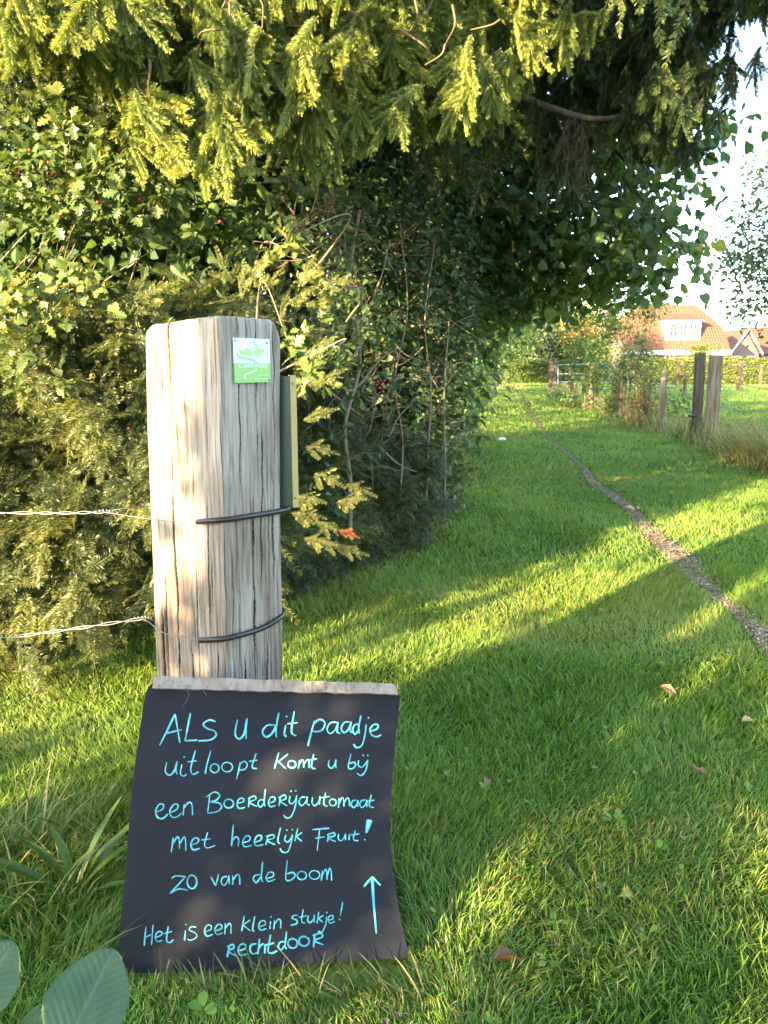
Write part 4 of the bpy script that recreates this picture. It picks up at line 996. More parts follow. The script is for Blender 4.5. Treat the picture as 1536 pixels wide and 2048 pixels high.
# the rest of the crown above the picture
n = 240; px = rng.uniform(-500, 1250, n); py = -160 - 900 * rng.random(n) ** 1.3; Yt = 2.6 + 1.9 * rng.random(n)
hang_spray(sp_bck, at_v(px, py, Yt), 1.5, L0=0.5)
n = 130; hang_spray(sp_bck, np.stack([rng.uniform(0.1, 1.3, n), rng.uniform(2.7, 3.5, n), rng.uniform(2.45, 4.3, n)], -1), 1.4, L0=0.5)
for k in range(34):
    q = P2[rng.integers(len(P2))]; z_ = q[2] + 0.25 + 0.5 * rng.random()
    a_ = np.array([-1.5, 5.1, z_ + 0.5]); mid = (a_ + q) / 2 + np.array([rng.normal(0, 0.1), 0, 0.15])
    C = catmull([a_, mid, q + np.array([0, 0.1, 0.1]), q + np.array([0.05, -0.1, -0.12])], 8); tube(gB, C, 0.016, 0.0025, sides=6)
    for j in range(12):
        b_ = C[rng.integers(8, len(C))]; e_ = P2[np.argmin(np.linalg.norm(P2 - b_ - rng.normal(0, 0.2, 3), axis=1))]
        if np.linalg.norm(b_ - e_) > 0.3: continue
        tube(gB, catmull([b_, (b_ + e_) / 2 + rng.normal(0, 0.03, 3) + np.array([0, 0, 0.03]), e_], 4), 0.004, 0.0015, sides=4, cap=False)
# bare pale twigs near the top, as seen between the sprays
for (a_, b_) in (((800, 60), (870, 120)), ((905, 10), (890, 90)), ((890, 90), (850, 130)), ((1000, 40), (940, 60)), ((560, 50), (640, 60)), ((470, 120), (520, 190)), ((360, 190), (330, 260)), ((700, 20), (735, 70)), ((830, 0), (815, 70))):
    tube(gB, catmull([at(*a_, 2.7), at((a_[0] + b_[0]) / 2 + 12, (a_[1] + b_[1]) / 2, 2.68), at(*b_, 2.75)], 6), 0.0045, 0.002, sides=5, cap=False)
gF.build('foliage', [M_spruce, M_twig2], spruce)
gB.build('branches', M_twig2, spruce, smooth=True)
# the limb that reaches right, with dead twigs hanging from it
gF = Geo(); gL = Geo()
limb = catmull([at(760, 40, 4.3), at(930, 120, 4.2), at(1040, 190, 4.1), at(1120, 222, 4.05), at(1190, 238, 4.1), at(1260, 225, 4.2), at(1330, 170, 4.3), at(1370, 110, 4.4)], 8)
tube(gL, limb, 0.024, 0.008, sides=7)
gD = Geo()
for k in range(10):
    x = 1085 + 100 * rng.random(); s_ = at(x, np.interp(x, [1040, 1120, 1190], [195, 225, 240]), 4.08); e_ = at(x + rng.normal(12, 16), 290 + 130 * rng.random(), 4.05 + rng.normal(0, 0.05))
    C = catmull([s_, (s_ * 0.6 + e_ * 0.4) + rng.normal(0, 0.05, 3), e_], 8); tube(gD, C, 0.0024, 0.0010, sides=4, cap=False)
    for j in range(7):
        b_ = C[rng.integers(4, len(C) - 2)]; tube(gD, catmull([b_, b_ + np.array([rng.normal(0, 0.03), 0, -0.04]), b_ + np.array([rng.normal(0, 0.05), rng.normal(0, 0.02), -0.08 - 0.09 * rng.random()])], 4), 0.0015, 0.0008, sides=3, cap=False)
gD.build('dead_twigs', M_bark, spruce)
n = 150
tp = []
for (cx, cy, rx, ry_, Yc, k) in ((1380, 200, 70, 110, 4.3, 62), (1290, 215, 90, 120, 4.3, 44), (1215, 110, 80, 80, 4.4, 26), (1120, 120, 60, 110, 4.3, 26), (1150, 330, 45, 90, 4.5, 26), (1330, 290, 55, 70, 4.2, 30), (1470, 40, 80, 55, 4.0, 60), (1250, 280, 50, 60, 4.3, 22), (1075, 250, 45, 110, 4.4, 26)):
    tp.append(at_v(cx + rng.normal(0, 0.55, k) * rx, cy + rng.normal(0, 0.5, k) * ry_, Yc + rng.normal(0, 0.2, k)))
hang_spray(sp_sml, np.concatenate(tp), 1.0, rn=(0.06, 0.06), L0=0.30)  # shade on the limb painted in as darker needle colour
tube(gL, catmull([at(1290, -160, 4.3), at(1400, -40, 4.1), at(1480, 5, 4.0), at(1545, 25, 4.0)], 8), 0.015, 0.005, sides=6)
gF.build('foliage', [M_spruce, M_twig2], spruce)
gL.build('limb', M_bark, spruce, smooth=True)

# ------------------------------------------------------------------ yew (left, behind the post)
sh_y = [needle_shoot(64, 1.0, 0.23, 0.026, 'flat', 90 + i, 0.010, fwd=0.5) for i in range(4)]
sp_y = [spray(sh_y, 0.15, 5, 0.125, 0.22, 110 + i, ang=(0.5, 1.0), side_z=-0.15, stem_r=0.0014) for i in range(5)]
yew = thing('yew_shrub', (-1.2, 3.3, 0), 'dense yew shrub with fans of flat needles behind the oak post', 'shrub')
g = Geo()
def yew_surface(px): return np.interp(px, [-500, 0, 300, 480, 560, 700, 830], [2.95, 2.72, 2.68, 2.98, 3.5, 4.1, 4.6])
n = 4600
px = rng.uniform(-420, 850, n); py = rng.uniform(430, 1330, n)
top = np.interp(px, [-420, 0, 150, 300, 440, 520, 560, 600, 640, 720, 850], [640, 650, 640, 590, 600, 600, 590, 700, 820, 850, 870])
bot = np.interp(px, [-420, 300, 430, 560, 700, 800, 850], [1290, 1285, 1200, 1150, 1105, 1060, 1000])
nz = vnoise(px / 85, py / 65, 51) + 0.5 * vnoise(px / 38, py / 34, 52)
keep = (py > top + 30 * vnoise(px / 30, 0 * px, 5)) & (py < bot) & (nz > -0.22) & ((py < 1130) | (rng.random(n) < 0.7))
px, py, nz = px[keep], py[keep], nz[keep]; n = len(px)
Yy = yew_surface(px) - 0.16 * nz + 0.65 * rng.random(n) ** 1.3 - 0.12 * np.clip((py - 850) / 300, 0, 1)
P = at_v(px, py, Yy); P[:, 2] = np.maximum(P[:, 2], 0.05)
d = np.stack([rng.normal(0.08, 0.65, n), rng.normal(-0.55, 0.45, n), rng.normal(-0.12, 0.5, n)], -1)
up = unit(np.stack([rng.normal(-0.35, 0.4, n), rng.normal(-0.55, 0.35, n), rng.normal(0.8, 0.3, n)], -1))
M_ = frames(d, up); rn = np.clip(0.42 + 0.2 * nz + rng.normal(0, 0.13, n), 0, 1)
sc = rng.uniform(0.75, 1.2, n); pick = rng.integers(len(sp_y), size=n)
for i in range(len(sp_y)): k = pick == i; g.scatter(sp_y[i], M_[k], P[k], rn[k], sc[k])
n = 900; px = rng.uniform(560, 860, n); py = rng.uniform(700, 1150, n)
k = (py > np.interp(px, [560, 640, 720, 860], [640, 800, 850, 900])) & (py < np.interp(px, [560, 700, 800, 860], [1165, 1125, 1080, 1010])) & (vnoise(px / 60, py / 50, 53) > -0.5); px, py = px[k], py[k]; n = len(px)
Pq = at_v(px, py, yew_surface(px) + 0.05 + 0.3 * rng.random(n)); Pq[:, 2] = np.maximum(Pq[:, 2], 0.04)
d = np.stack([rng.normal(0.35, 0.5, n), rng.normal(-0.5, 0.4, n), rng.normal(-0.1, 0.4, n)], -1); M_ = frames(d, unit(np.stack([rng.normal(0.2, 0.4, n), rng.normal(-0.45, 0.3, n), rng.normal(0.85, 0.3, n)], -1)))
pick = rng.integers(5, size=n)
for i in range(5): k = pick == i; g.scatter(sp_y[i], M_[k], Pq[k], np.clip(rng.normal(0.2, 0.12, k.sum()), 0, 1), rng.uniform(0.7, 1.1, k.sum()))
# free sprigs that catch the light right of the post
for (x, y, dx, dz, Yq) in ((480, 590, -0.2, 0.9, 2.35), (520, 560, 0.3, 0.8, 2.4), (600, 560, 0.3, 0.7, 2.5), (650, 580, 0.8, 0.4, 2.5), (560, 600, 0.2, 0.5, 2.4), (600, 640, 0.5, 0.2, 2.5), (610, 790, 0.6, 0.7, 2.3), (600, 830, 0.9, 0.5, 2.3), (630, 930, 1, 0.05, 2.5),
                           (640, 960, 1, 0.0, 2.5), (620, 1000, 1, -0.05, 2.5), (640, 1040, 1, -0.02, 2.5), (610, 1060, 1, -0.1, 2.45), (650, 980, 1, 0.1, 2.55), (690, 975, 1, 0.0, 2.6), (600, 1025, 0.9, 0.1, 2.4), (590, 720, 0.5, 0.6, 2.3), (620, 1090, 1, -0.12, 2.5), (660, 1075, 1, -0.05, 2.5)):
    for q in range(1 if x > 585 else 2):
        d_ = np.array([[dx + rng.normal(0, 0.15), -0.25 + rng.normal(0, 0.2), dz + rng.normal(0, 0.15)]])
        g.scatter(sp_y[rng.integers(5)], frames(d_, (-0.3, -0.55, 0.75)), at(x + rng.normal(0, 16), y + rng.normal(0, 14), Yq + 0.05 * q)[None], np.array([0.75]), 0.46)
g.build('foliage', [M_yew, M_twig3], yew)
g = Geo()
base = np.array([-1.2, 3.5, 0.0])
for k in range(60):
    j = rng.integers(len(P)); e_ = P[j] + np.array([0, 0.06, 0])
    if e_[0] > -0.6: continue
    b_ = np.array([-1.5 + 0.3 * rng.normal(), 3.6, 0])
    tube(g, catmull([b_, b_ * 0.5 + e_ * 0.5 + np.array([rng.normal(0, 0.08), 0.15, 0.1 + rng.normal(0, 0.08)]), e_], 7), 0.014, 0.003, sides=6, cap=False)
g.build('branches', M_twig2, yew, smooth=True)
g = Geo(); g.scatter(sp_y[1], frames(np.array([[1, -0.2, -0.12]]), (-0.2, -0.6, 0.7)), at(678, 1060, 2.48)[None], np.array([0.0]), 0.30)
g.build('withered_sprig', [M_dead, M_dead], yew)
bt_ = Geo(); sphere(bt_, (0, 0, 0), 0.0065, nu=8, nv=6); bm_ = None
def berry(parent, pos, name='berry', r=1.0):
    global bm_
    if bm_ is None:
        o = bt_.build(name, M_berry, None, smooth=True); bm_ = o.data
    else:
        o = bpy.data.objects.new(name, bm_); COL.objects.link(o)
    o.parent = parent; o.location = Vector(pos) - parent.location; o.scale = (r, r, r * 1.15)
for (x, y) in ((85, 755), (258, 857), (284, 958)): berry(yew, at(x, y, 2.6), r=0.9)

# ------------------------------------------------------------------ hawthorn with red berries
haw = thing('hawthorn_bush', (-2.0, 3.6, 0), 'hawthorn bush with lobed leaves and dark red berries at the left edge', 'shrub')
g = Geo(); gB = Geo(); CH = []
for (cx, cy, rx, ry_, Yc, k, rr) in ((60, 330, 100, 60, 2.75, 60, 0.5), (190, 310, 90, 90, 2.7, 80, 0.5), (130, 225, 30, 45, 2.6, 14, 0.7), (250, 350, 60, 60, 2.7, 36, 0.55), (60, 420, 90, 50, 2.75, 44, 0.5), (220, 440, 120, 40, 2.8, 48, 0.45), (90, 600, 100, 60, 2.62, 54, 0.75), (30, 700, 60, 80, 2.6, 36, 0.7), (180, 560, 70, 30, 2.7, 22, 0.7),
                                    (300, 300, 80, 60, 2.9, 30, 0.35), (-200, 400, 150, 200, 2.8, 90, 0.5), (560, 495, 22, 26, 2.6, 9, 0.8), (640, 580, 30, 24, 2.7, 10, 0.85), (610, 760, 18, 26, 2.5, 8, 0.8), (590, 700, 20, 24, 2.5, 6, 0.7), (480, 470, 60, 40, 3.2, 20, 0.4), (360, 470, 60, 30, 2.9, 16, 0.45), (690, 640, 50, 60, 3.3, 16, 0.4), (640, 730, 40, 50, 3.1, 14, 0.4), (760, 690, 60, 60, 3.6, 16, 0.4)):
    C = at_v(cx + rng.normal(0, 0.62, k) * rx, cy + rng.normal(0, 0.62, k) * ry_, Yc + rng.normal(0, 0.10, k)); CH.append(C)
    nl_ = rng.integers(5, 10, k); idx = np.repeat(np.arange(k), nl_)
    ax = unit(np.stack([rng.normal(0, 0.8, k), rng.normal(-0.5, 0.5, k), rng.normal(0.1, 0.5, k)], -1))[idx]
    d = unit(ax * 0.6 + rng.normal(size=(len(idx), 3)) * 0.8)
    nr = unit(np.stack([rng.normal(-0.3, 0.5, len(idx)), rng.normal(-0.5, 0.5, len(idx)), rng.normal(0.75, 0.4, len(idx))], -1))
    g.scatter(L_lo, frames(d, nr), C[idx] + d * 0.008 + ax * (rng.random(len(idx)) * 0.05)[:, None], np.clip(rr + rng.normal(0, 0.18, len(idx)), 0, 0.97), 0.040 * rng.uniform(0.6, 1.25, len(idx)))
CH = np.concatenate(CH)
g.build('foliage', M_haw, haw)
for k in range(34):
    e_ = CH[rng.integers(len(CH))]; b_ = np.array([-2.0 + rng.normal(0, 0.25), 3.6, max(0.2, e_[2] - 0.7 - 0.4 * rng.random())]) if e_[0] < -0.7 else e_ + np.array([rng.normal(-0.15, 0.15), 0.45, -0.1])
    tube(gB, catmull([b_, (b_ + e_) / 2 + np.array([rng.normal(0, 0.16), 0.12, 0.06 + rng.normal(0, 0.16)]), e_ + np.array([0, 0.03, 0])], 6), 0.005, 0.0016, sides=5, cap=False)
gB.build('branches', M_twig, haw, smooth=True)
for (x, y) in ((205, 295), (214, 305), (198, 298), (245, 305), (250, 312), (240, 300), (56, 328), (40, 345), (32, 340), (122, 365), (120, 358), (128, 368), (150, 358), (158, 362), (97, 325), (205, 410), (212, 414), (196, 405), (280, 400), (284, 404), (122, 434), (242, 440), (10, 18), (12, 24), (482, 365), (478, 368), (180, 300), (218, 385), (145, 395), (440, 443),
               (100, 345), (105, 350), (170, 340), (60, 300), (275, 360), (135, 420), (140, 428), (238, 360)):
    berry(haw, at(x, y, 2.60 + 0.08 * random.random()), r=0.85 + 0.3 * random.random())

# ------------------------------------------------------------------ shrub with bare twigs between the yew and the trees
shrub = thing('elder_shrub', (0.05, 4.9, 0), 'open shrub with many bare pale twigs and small leaves beside the path', 'shrub')
g = Geo(); gB = Geo()
ends = []
for k in range(210):
    x = rng.uniform(580, 905); y = rng.uniform(430, 930)
    Yc = np.interp(x, [580, 700, 905], [3.4, 4.0, 5.2]) + abs(rng.normal(0.05, 0.22))
    s_ = at(x, y, Yc); d_ = unit(np.array([rng.normal(0, 0.8), rng.normal(-0.25, 0.5), rng.normal(0.25, 0.7)])); L_ = rng.uniform(0.10, 0.34)
    C = catmull([s_, s_ + d_ * L_ * 0.5 + rng.normal(0, 0.05, 3) * L_ * 2, s_ + d_ * L_ + rng.normal(0, 0.10, 3) * L_ * 2], 7)
    tube(gB, C, rng.uniform(0.0025, 0.0065), 0.0016, sides=5, mat=0, cap=True); ends.append(C[-1])
    for j in range(rng.integers(1, 5)):
        b_ = C[rng.integers(4, len(C))]; d2 = unit(d_ + rng.normal(0, 0.6, 3)); l2 = L_ * rng.uniform(0.2, 0.6)
        C2 = catmull([b_, b_ + d2 * l2 * 0.5 + rng.normal(0, 0.02, 3), b_ + d2 * l2], 5); tube(gB, C2, 0.0025, 0.001, sides=4, cap=False); ends.append(C2[-1])
for (pts, r_) in (([(888, 1040), (890, 930), (888, 800), (898, 640)], 0.011), ([(852, 1010), (856, 900), (862, 780), (850, 640), (870, 480)], 0.009), ([(700, 1060), (700, 960), (690, 850), (720, 720), (700, 560), (720, 420)], 0.014), ([(640, 770), (680, 800), (720, 830)], 0.008), ([(610, 690), (640, 780), (600, 700)], 0.006),
                  ([(670, 610), (720, 640), (760, 560), (780, 480)], 0.008), ([(700, 520), (740, 640), (720, 690), (700, 720)], 0.009), ([(668, 760), (705, 780), (760, 720), (790, 700)], 0.007), ([(800, 1000), (805, 880), (790, 760), (815, 620), (800, 450)], 0.007), ([(760, 895), (800, 930), (850, 950)], 0.006), ([(780, 870), (800, 830), (835, 800)], 0.005)):
    C = catmull([at(x, y, np.interp(x, [580, 700, 905], [3.2, 3.8, 5.0])) for x, y in pts], 8); tube(gB, C, r_, r_ * 0.5, sides=6)
gB.build('twigs', M_twig, shrub, smooth=True)
ends = np.array(ends)
C = ends[rng.integers(len(ends), size=150)] + rng.normal(0, 0.05, (150, 3))
x = rng.uniform(620, 930, 300); y = rng.uniform(380, 1060, 300)
C = np.concatenate([C, at_v(x, y, np.interp(x, [580, 700, 905], [3.5, 4.0, 5.2]) + rng.normal(0.25, 0.25, 300))])
x = rng.uniform(640, 960, 330); y = rng.uniform(330, 640, 330)
C = np.concatenate([C, at_v(x, y, np.interp(x, [640, 960], [4.0, 5.6]) + rng.normal(0.1, 0.2, 330))])
C = C[C[:, 2] > 0.06]
idx = np.repeat(np.arange(len(C)), rng.integers(3, 9, len(C)))
Pp = C[idx] + rng.normal(0, 0.045, (len(idx), 3))
g.scatter(L_ov, leaf_orient(len(idx), np.tile([[0.3, -0.5, 0.1]], (len(idx), 1)), 0.4), Pp, np.clip(rng.normal(0.4, 0.25, len(idx)), 0, 1), 0.052 * rng.uniform(0.6, 1.35, len(idx)))
# lush low stems in front
x = rng.uniform(830, 930, 90); y = rng.uniform(780, 1010, 90)
C = at_v(x, y, 5.6 + rng.normal(0, 0.15, 90)); idx = np.repeat(np.arange(90), 9); Pp = C[idx] + rng.normal(0, 0.05, (len(idx), 3)); k = Pp[:, 2] > 0.05
g.scatter(L_ov, leaf_orient(k.sum(), None, 0.3), Pp[k], np.clip(rng.normal(0.55, 0.2, k.sum()), 0, 1), 0.06 * rng.uniform(0.6, 1.3, k.sum()))
g.build('foliage', M_elder, shrub)
for (x, y) in ((703, 617), (716, 618), (736, 625), (742, 716), (748, 722), (755, 764), (762, 770), (768, 762), (758, 776), (765, 784), (752, 770)): berry(shrub, at(x, y, 3.75 + 0.002 * x - 1.5), r=1.5)

# ------------------------------------------------------------------ dense dark thicket behind them all
thick = thing('thicket', (-2.0, 6.0, 0), 'dark dense thicket filling the gaps behind the spruce and hawthorn', 'thicket')
g = Geo(); gB = Geo()
ells = [E(100, 250, 5.2, 420, 350, 0.7), E(100, 700, 4.6, 420, 400, 0.5), E(500, 200, 5.6, 400, 330, 0.8), E(520, 700, 5.2, 300, 400, 0.5), E(780, 250, 6.6, 300, 330, 0.8), E(760, 650, 6.2, 220, 380, 0.5), E(-500, 400, 5.0, 400, 600, 0.8), E(330, 450, 4.3, 330, 130, 0.35), E(100, 480, 4.2, 250, 100, 0.3), E(150, -450, 5.8, 500, 350, 1.0), E(650, -350, 6.8, 400, 350, 1.0)]
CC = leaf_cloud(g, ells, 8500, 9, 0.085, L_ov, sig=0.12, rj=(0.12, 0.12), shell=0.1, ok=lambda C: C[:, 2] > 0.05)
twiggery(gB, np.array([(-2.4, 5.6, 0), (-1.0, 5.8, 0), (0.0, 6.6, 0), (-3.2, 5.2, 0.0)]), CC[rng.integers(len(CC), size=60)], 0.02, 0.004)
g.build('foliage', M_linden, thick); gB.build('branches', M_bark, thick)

# ------------------------------------------------------------------ lime tree leaning over the path
lime = thing('lime_tree', (0.55, 8.4, 0), 'lime tree with large heart shaped leaves hanging over the path against the sky', 'tree')
g = Geo(); gB = Geo()
ells = [E(1260, 400, 6.0, 100, 180, 0.7, 0.12), E(1180, 510, 6.4, 180, 85, 0.8), E(1270, 180, 6.2, 120, 170, 0.7, 0.14), E(1120, 400, 7.0, 180, 200, 0.9), E(1080, 120, 7.4, 230, 200, 0.9), E(1000, 560, 7.4, 150, 120, 0.8), E(1310, 500, 5.8, 60, 55, 0.4), E(1355, 280, 5.9, 50, 70, 0.4), E(1240, 40, 6.6, 150, 110, 0.8), E(930, 420, 7.2, 140, 180, 0.8),
        E(1150, -200, 7.0, 300, 200, 1.2)]
CC = leaf_cloud(g, ells, 2300, 9, 0.064, L_he, sig=0.12, hang=1.0, rj=(0.42, 0.16), shell=0.35)
x = np.array([1395, 1400, 1438, 1415, 1375, 1398, 1330, 1300, 1345, 1385, 1350, 1420, 1445, 1440, 1370, 1300, 1280]); y = np.array([575, 500, 395, 375, 345, 540, 570, 585, 530, 470, 560, 265, 250, 130, 50, 20, 560])
C = at_v(x, y, 5.9 + 0 * x); idx = np.repeat(np.arange(len(x)), 4); Pp = C[idx] + rng.normal(0, 0.045, (len(idx), 3))
for q in C:
    j = np.argmin(np.linalg.norm(CC - q, axis=1)); tube(gB, catmull([CC[j], (CC[j] + q) / 2 + np.array([0, 0, 0.03]), q], 4), 0.004, 0.0015, sides=4, cap=False)
g.scatter(L_he, leaf_orient(len(idx), None, 1.0), Pp, np.clip(rng.normal(0.4, 0.2, len(idx)), 0, 1), 0.085 * rng.uniform(0.8, 1.2, len(idx)))
g.build('foliage', M_linden, lime)
tr = catmull([(0.55, 8.4, -0.1), (0.6, 8.3, 1.6), (0.75, 8.1, 3.4), (0.9, 8.0, 5.5)], 6); tube(gB, tr, 0.15, 0.07, sides=10)
twiggery(gB, tr[8:], CC[rng.integers(len(CC), size=110)], 0.018, 0.003, sides=5)
gB.build('trunk', M_bark, lime, smooth=True)

# ------------------------------------------------------------------ hedgerow trees along the left of the path
def hedge_tree(Y, off, w, h, n, size, lab, hang_right=0.0, low=True, depth=2.1):
    n = int(n * 1.4)
    x0 = float(np.interp(Y, HY[:, 0], HY[:, 1])) + off
    t_ = thing('hedgerow_tree', (x0 - w * 0.55, Y, 0), lab, 'tree', 'leafy trees in the hedgerow left of the path')
    g = Geo(); gB = Geo(); k = x0 - w * 0.55
    ells = [((k, Y, h * 0.55), np.array([w * 0.52, depth, h * 0.48]), 2.2), ((k + 0.05, Y, h * 0.25), np.array([w * 0.55, depth, h * 0.28]), 1.5), ((k - 0.4, Y, h * 0.95), np.array([w * 0.8, depth, h * 0.35]), 1.0)]
    if hang_right: ells.append(((k + w * 0.35 + hang_right * 0.5, Y, h * 0.62), np.array([0.45 * w + hang_right * 0.55, depth, h * 0.20]), 1.6))
    if hang_right: ells.append(((k + w * 0.35 + hang_right * 0.45, Y, h * 0.95), np.array([0.45 * w + hang_right * 0.55, depth, h * 0.25]), 1.4))
    CC = leaf_cloud(g, ells, n, 9, size, L_ov if size < 0.1 else L_quad, sig=0.10 + size * 0.9, rj=(0.4, 0.25), shell=0.45, ok=lambda C: C[:, 2] > 0.08)
    g.build('foliage', M_hedge, t_)
    tr = catmull([(k, Y, -0.1), (k + 0.05, Y, h * 0.4), (k, Y, h * 0.9)], 6); tube(gB, tr, 0.09, 0.03, sides=8)
    twiggery(gB, tr[3:], CC[rng.integers(len(CC), size=24)], 0.015, 0.004)
    gB.build('trunk', M_bark, t_)
    return t_
hedge_tree(9.4, 0.05, 1.5, 2.6, 620, 0.065, 'nearest hedgerow tree, leafy down to the grass beside the shrub of bare twigs')
hedge_tree(12.2, 0.0, 1.6, 3.6, 620, 0.07, 'dense green hedgerow tree standing just beyond the lime tree', 0.2)
hedge_tree(15.5, 0.05, 1.9, 4.4, 620, 0.085, 'tall hedgerow tree in the middle of the row, boughs over the path edge', 0.6)
hedge_tree(19.5, 0.0, 2.2, 5.0, 600, 0.11, 'broad hedgerow tree opposite the split fence stump', 0.9)
hedge_tree(25, 0.1, 2.6, 5.6, 600, 0.13, 'hedgerow tree near the far end, hanging out over the grassy path', 1.8)
hedge_tree(22.3, 0.05, 2.0, 4.6, 420, 0.12, 'slim hedgerow tree squeezed between two broader ones before the gate', 0.4)
hedge_tree(29, 0.0, 2.4, 5.4, 420, 0.14, 'hedgerow tree with a low leafy skirt opposite the metal gate', 0.8)
hedge_tree(33, 0.0, 3.2, 6.4, 600, 0.16, 'spreading hedgerow tree whose boughs reach out level with the gate', 2.4)
hedge_tree(38, 0.0, 2.6, 5.6, 420, 0.17, 'rounded hedgerow tree just past the metal gate', 0.6)
hedge_tree(46, 0.0, 3.0, 5.4, 420, 0.2, 'last hedgerow tree before the path meets the clipped hedge', 0.6)

# ------------------------------------------------------------------ old apple tree at the right edge
apple = thing('apple_tree', (9.2, 13.6, 0), 'loose grey green fruit tree reaching in at the right edge against the sky', 'tree')
g = Geo(); gB = Geo()
ells = [E(1500, 470, 13, 60, 100, 0.8), E(1530, 580, 13, 70, 70, 0.8), E(1590, 480, 13, 100, 160, 1.2), E(1535, 330, 13.4, 40, 60, 0.6), E(1480, 510, 12.6, 45, 40, 0.5), E(1500, 620, 12.6, 50, 28, 0.4), E(1650, 600, 13, 120, 140, 1.2)]
CC = leaf_cloud(g, ells, 720, 8, 0.075, L_ov, sig=0.13, rj=(0.5, 0.2), shell=0.3)
g.build('foliage', M_apple, apple)
tr = catmull([(9.2, 13.6, -0.1), (9.15, 13.5, 1.2), (8.9, 13.4, 2.4), (8.6, 13.2, 3.8)], 6); tube(gB, tr, 0.13, 0.05, sides=9); gB.build('trunk', M_bark, apple, smooth=True)
gB = Geo(); twiggery(gB, tr[6:], CC[rng.integers(len(CC), size=60)], 0.014, 0.004); gB.build('branches', M_bark, apple)

# ------------------------------------------------------------------ young tree growing through the fence
sap = thing('young_tree', (5.75, 17.0, 0), 'slender young tree with small leaves growing up through the fence posts', 'tree')
g = Geo(); gB = Geo()
ells = [E(1270, 640, 17.2, 45, 70, 0.5), E(1235, 600, 17.2, 60, 45, 0.5), E(1300, 600, 17, 40, 40, 0.4), E(1265, 730, 17, 50, 60, 0.5), E(1210, 650, 17.5, 40, 50, 0.4), E(1180, 610, 17.5, 50, 40, 0.4), E(1285, 780, 16.4, 30, 50, 0.4)]
CC = leaf_cloud(g, ells, 300, 8, 0.075, L_ov, sig=0.11, rj=(0.4, 0.2), shell=0.2)
g.build('foliage', M_hedge, sap)
tr = catmull([at(1255, 850, 17), at(1262, 760, 17), at(1290, 690, 17), at(1310, 620, 17)], 6); tube(gB, tr, 0.03, 0.012, sides=7)
twiggery(gB, tr[3:], CC[rng.integers(len(CC), size=26)], 0.010, 0.003); gB.build('trunk', M_bark, sap)

# ------------------------------------------------------------------ fence posts on the right
def fence_post(px, top, base, wpx, lab, mat=M_fpost, round_=False, lean=(0, 0), flare=0.0, seed=1, name='fence_post', group='wooden posts of the fence along the right of the path'):
    gpt = gnd(px, base); Y = gpt[1]; k = Y / FPX
    h = at(px, top, Y)[2]; w = wpx * k
    cr = [(rng.random(), 0.0 + rng.random() * h * 0.4, h * (0.7 + 0.4 * rng.random()), w * 0.09, w * 0.05) for _ in range(6)]
    o = old_post(name, w / 2, w / 2, h, 72, 60, w * (0.48 if round_ else 0.12), cr, mat, (gpt[0], Y, 0), rng.uniform(-0.25, 0.25), lean, w * 0.035, seed, flare=flare)
    return tag(o, lab, 'fence post', group)
fp = {}
fp['a'] = fence_post(1391, 706, 882, 17.5, 'dark square fence post touching a thick round pale post', M_fpost, lean=(-0.022, 0), seed=3)
fp['b'] = fence_post(1419, 711, 893, 25, 'thick round pale fence post with a chewed top, nearest of the row', M_fpost2, True, lean=(-0.01, 0), seed=5, flare=0.10)
fp['c'] = fence_post(1321, 741, 862, 12.5, 'thin grey fence post standing alone left of the touching pair', M_fpost2, True, seed=7)
fp['d'] = fence_post(1240, 725, 838, 13, 'square grey fence post beside the ivy covered post', M_fpost, seed=9)
fp['e'] = fence_post(1185, 729, 820, 15, 'old fence post with a flared split stump at its foot', M_fpost2, flare=0.7, seed=13)
fp['f'] = fence_post(1166, 745, 805, 6.5, 'short thin dark fence post left of the flared stump', M_fpost, seed=15)
fp['g'] = fence_post(1140, 736, 795, 8, 'thin fence post hung with creeper beside the metal gate', M_fpost, seed=17)
fp['h'] = fence_post(1104, 716, 784, 15, 'stout dark gate post at the far end of the path fence', M_fpost, seed=19)
fp['i'] = fence_post(1118, 742, 786, 4, 'narrow iron grey stake just right of the stout far gate post', M_fpost, seed=20)
fp['j'] = fence_post(1226, 740, 834, 12, 'old fence post wrapped in dark ivy', M_fpost, seed=21)
grp2 = 'posts of the wire fence across the pasture'
fence_post(1368, 744, 792, 6, 'thin pasture post seen just left of the touching pair of posts', M_fpost, seed=23, group=grp2)
fence_post(1354, 725, 776, 5, 'far pasture post below the house eaves', M_fpost, seed=25, group=grp2)
fence_post(1477, 723, 782, 7, 'pasture post in front of the sunlit clipped hedge', M_fpost, seed=27, group=grp2)
fence_post(1520, 729, 770, 5, 'pasture post at the right edge of the photo near the hedge', M_fpost, seed=29, group=grp2)

# ivy and rank growth round the fence
def bush(name, lab, cat, ells, n, size, mat, tpl=L_ov, sig=0.09, stem=None, group=None, rj=(0.4, 0.2), per=8, hang=0.4):
    c = ells[0][0]; t_ = thing(name, (c[0], c[1], 0), lab, cat, group); g = Geo()
    CC = leaf_cloud(g, ells, n, per, size, tpl, sig=sig, rj=rj, shell=0.2, ok=lambda C: C[:, 2] > 0.02, hang=hang)
    g.build('foliage', mat, t_)
    if stem:
        gB = Geo(); twiggery(gB, np.array([(c[0], c[1], 0.0)]), CC[rng.integers(len(CC), size=stem)], 0.012, 0.003); gB.build('stems', M_bark, t_)
    return t_
bush('ivy', 'dark ivy climbing the old fence post', 'ivy', [E(1226, 775, 17.8, 13, 50, 0.16), E(1224, 820, 17.8, 18, 25, 0.25)], 110, 0.06, M_linden, stem=6)
bush('low_shrub', 'low dark green growth at the foot of the ivy covered post', 'shrub', [E(1215, 845, 16.6, 45, 22, 0.5), E(1240, 865, 15.6, 30, 18, 0.4)], 130, 0.06, M_linden, stem=4)
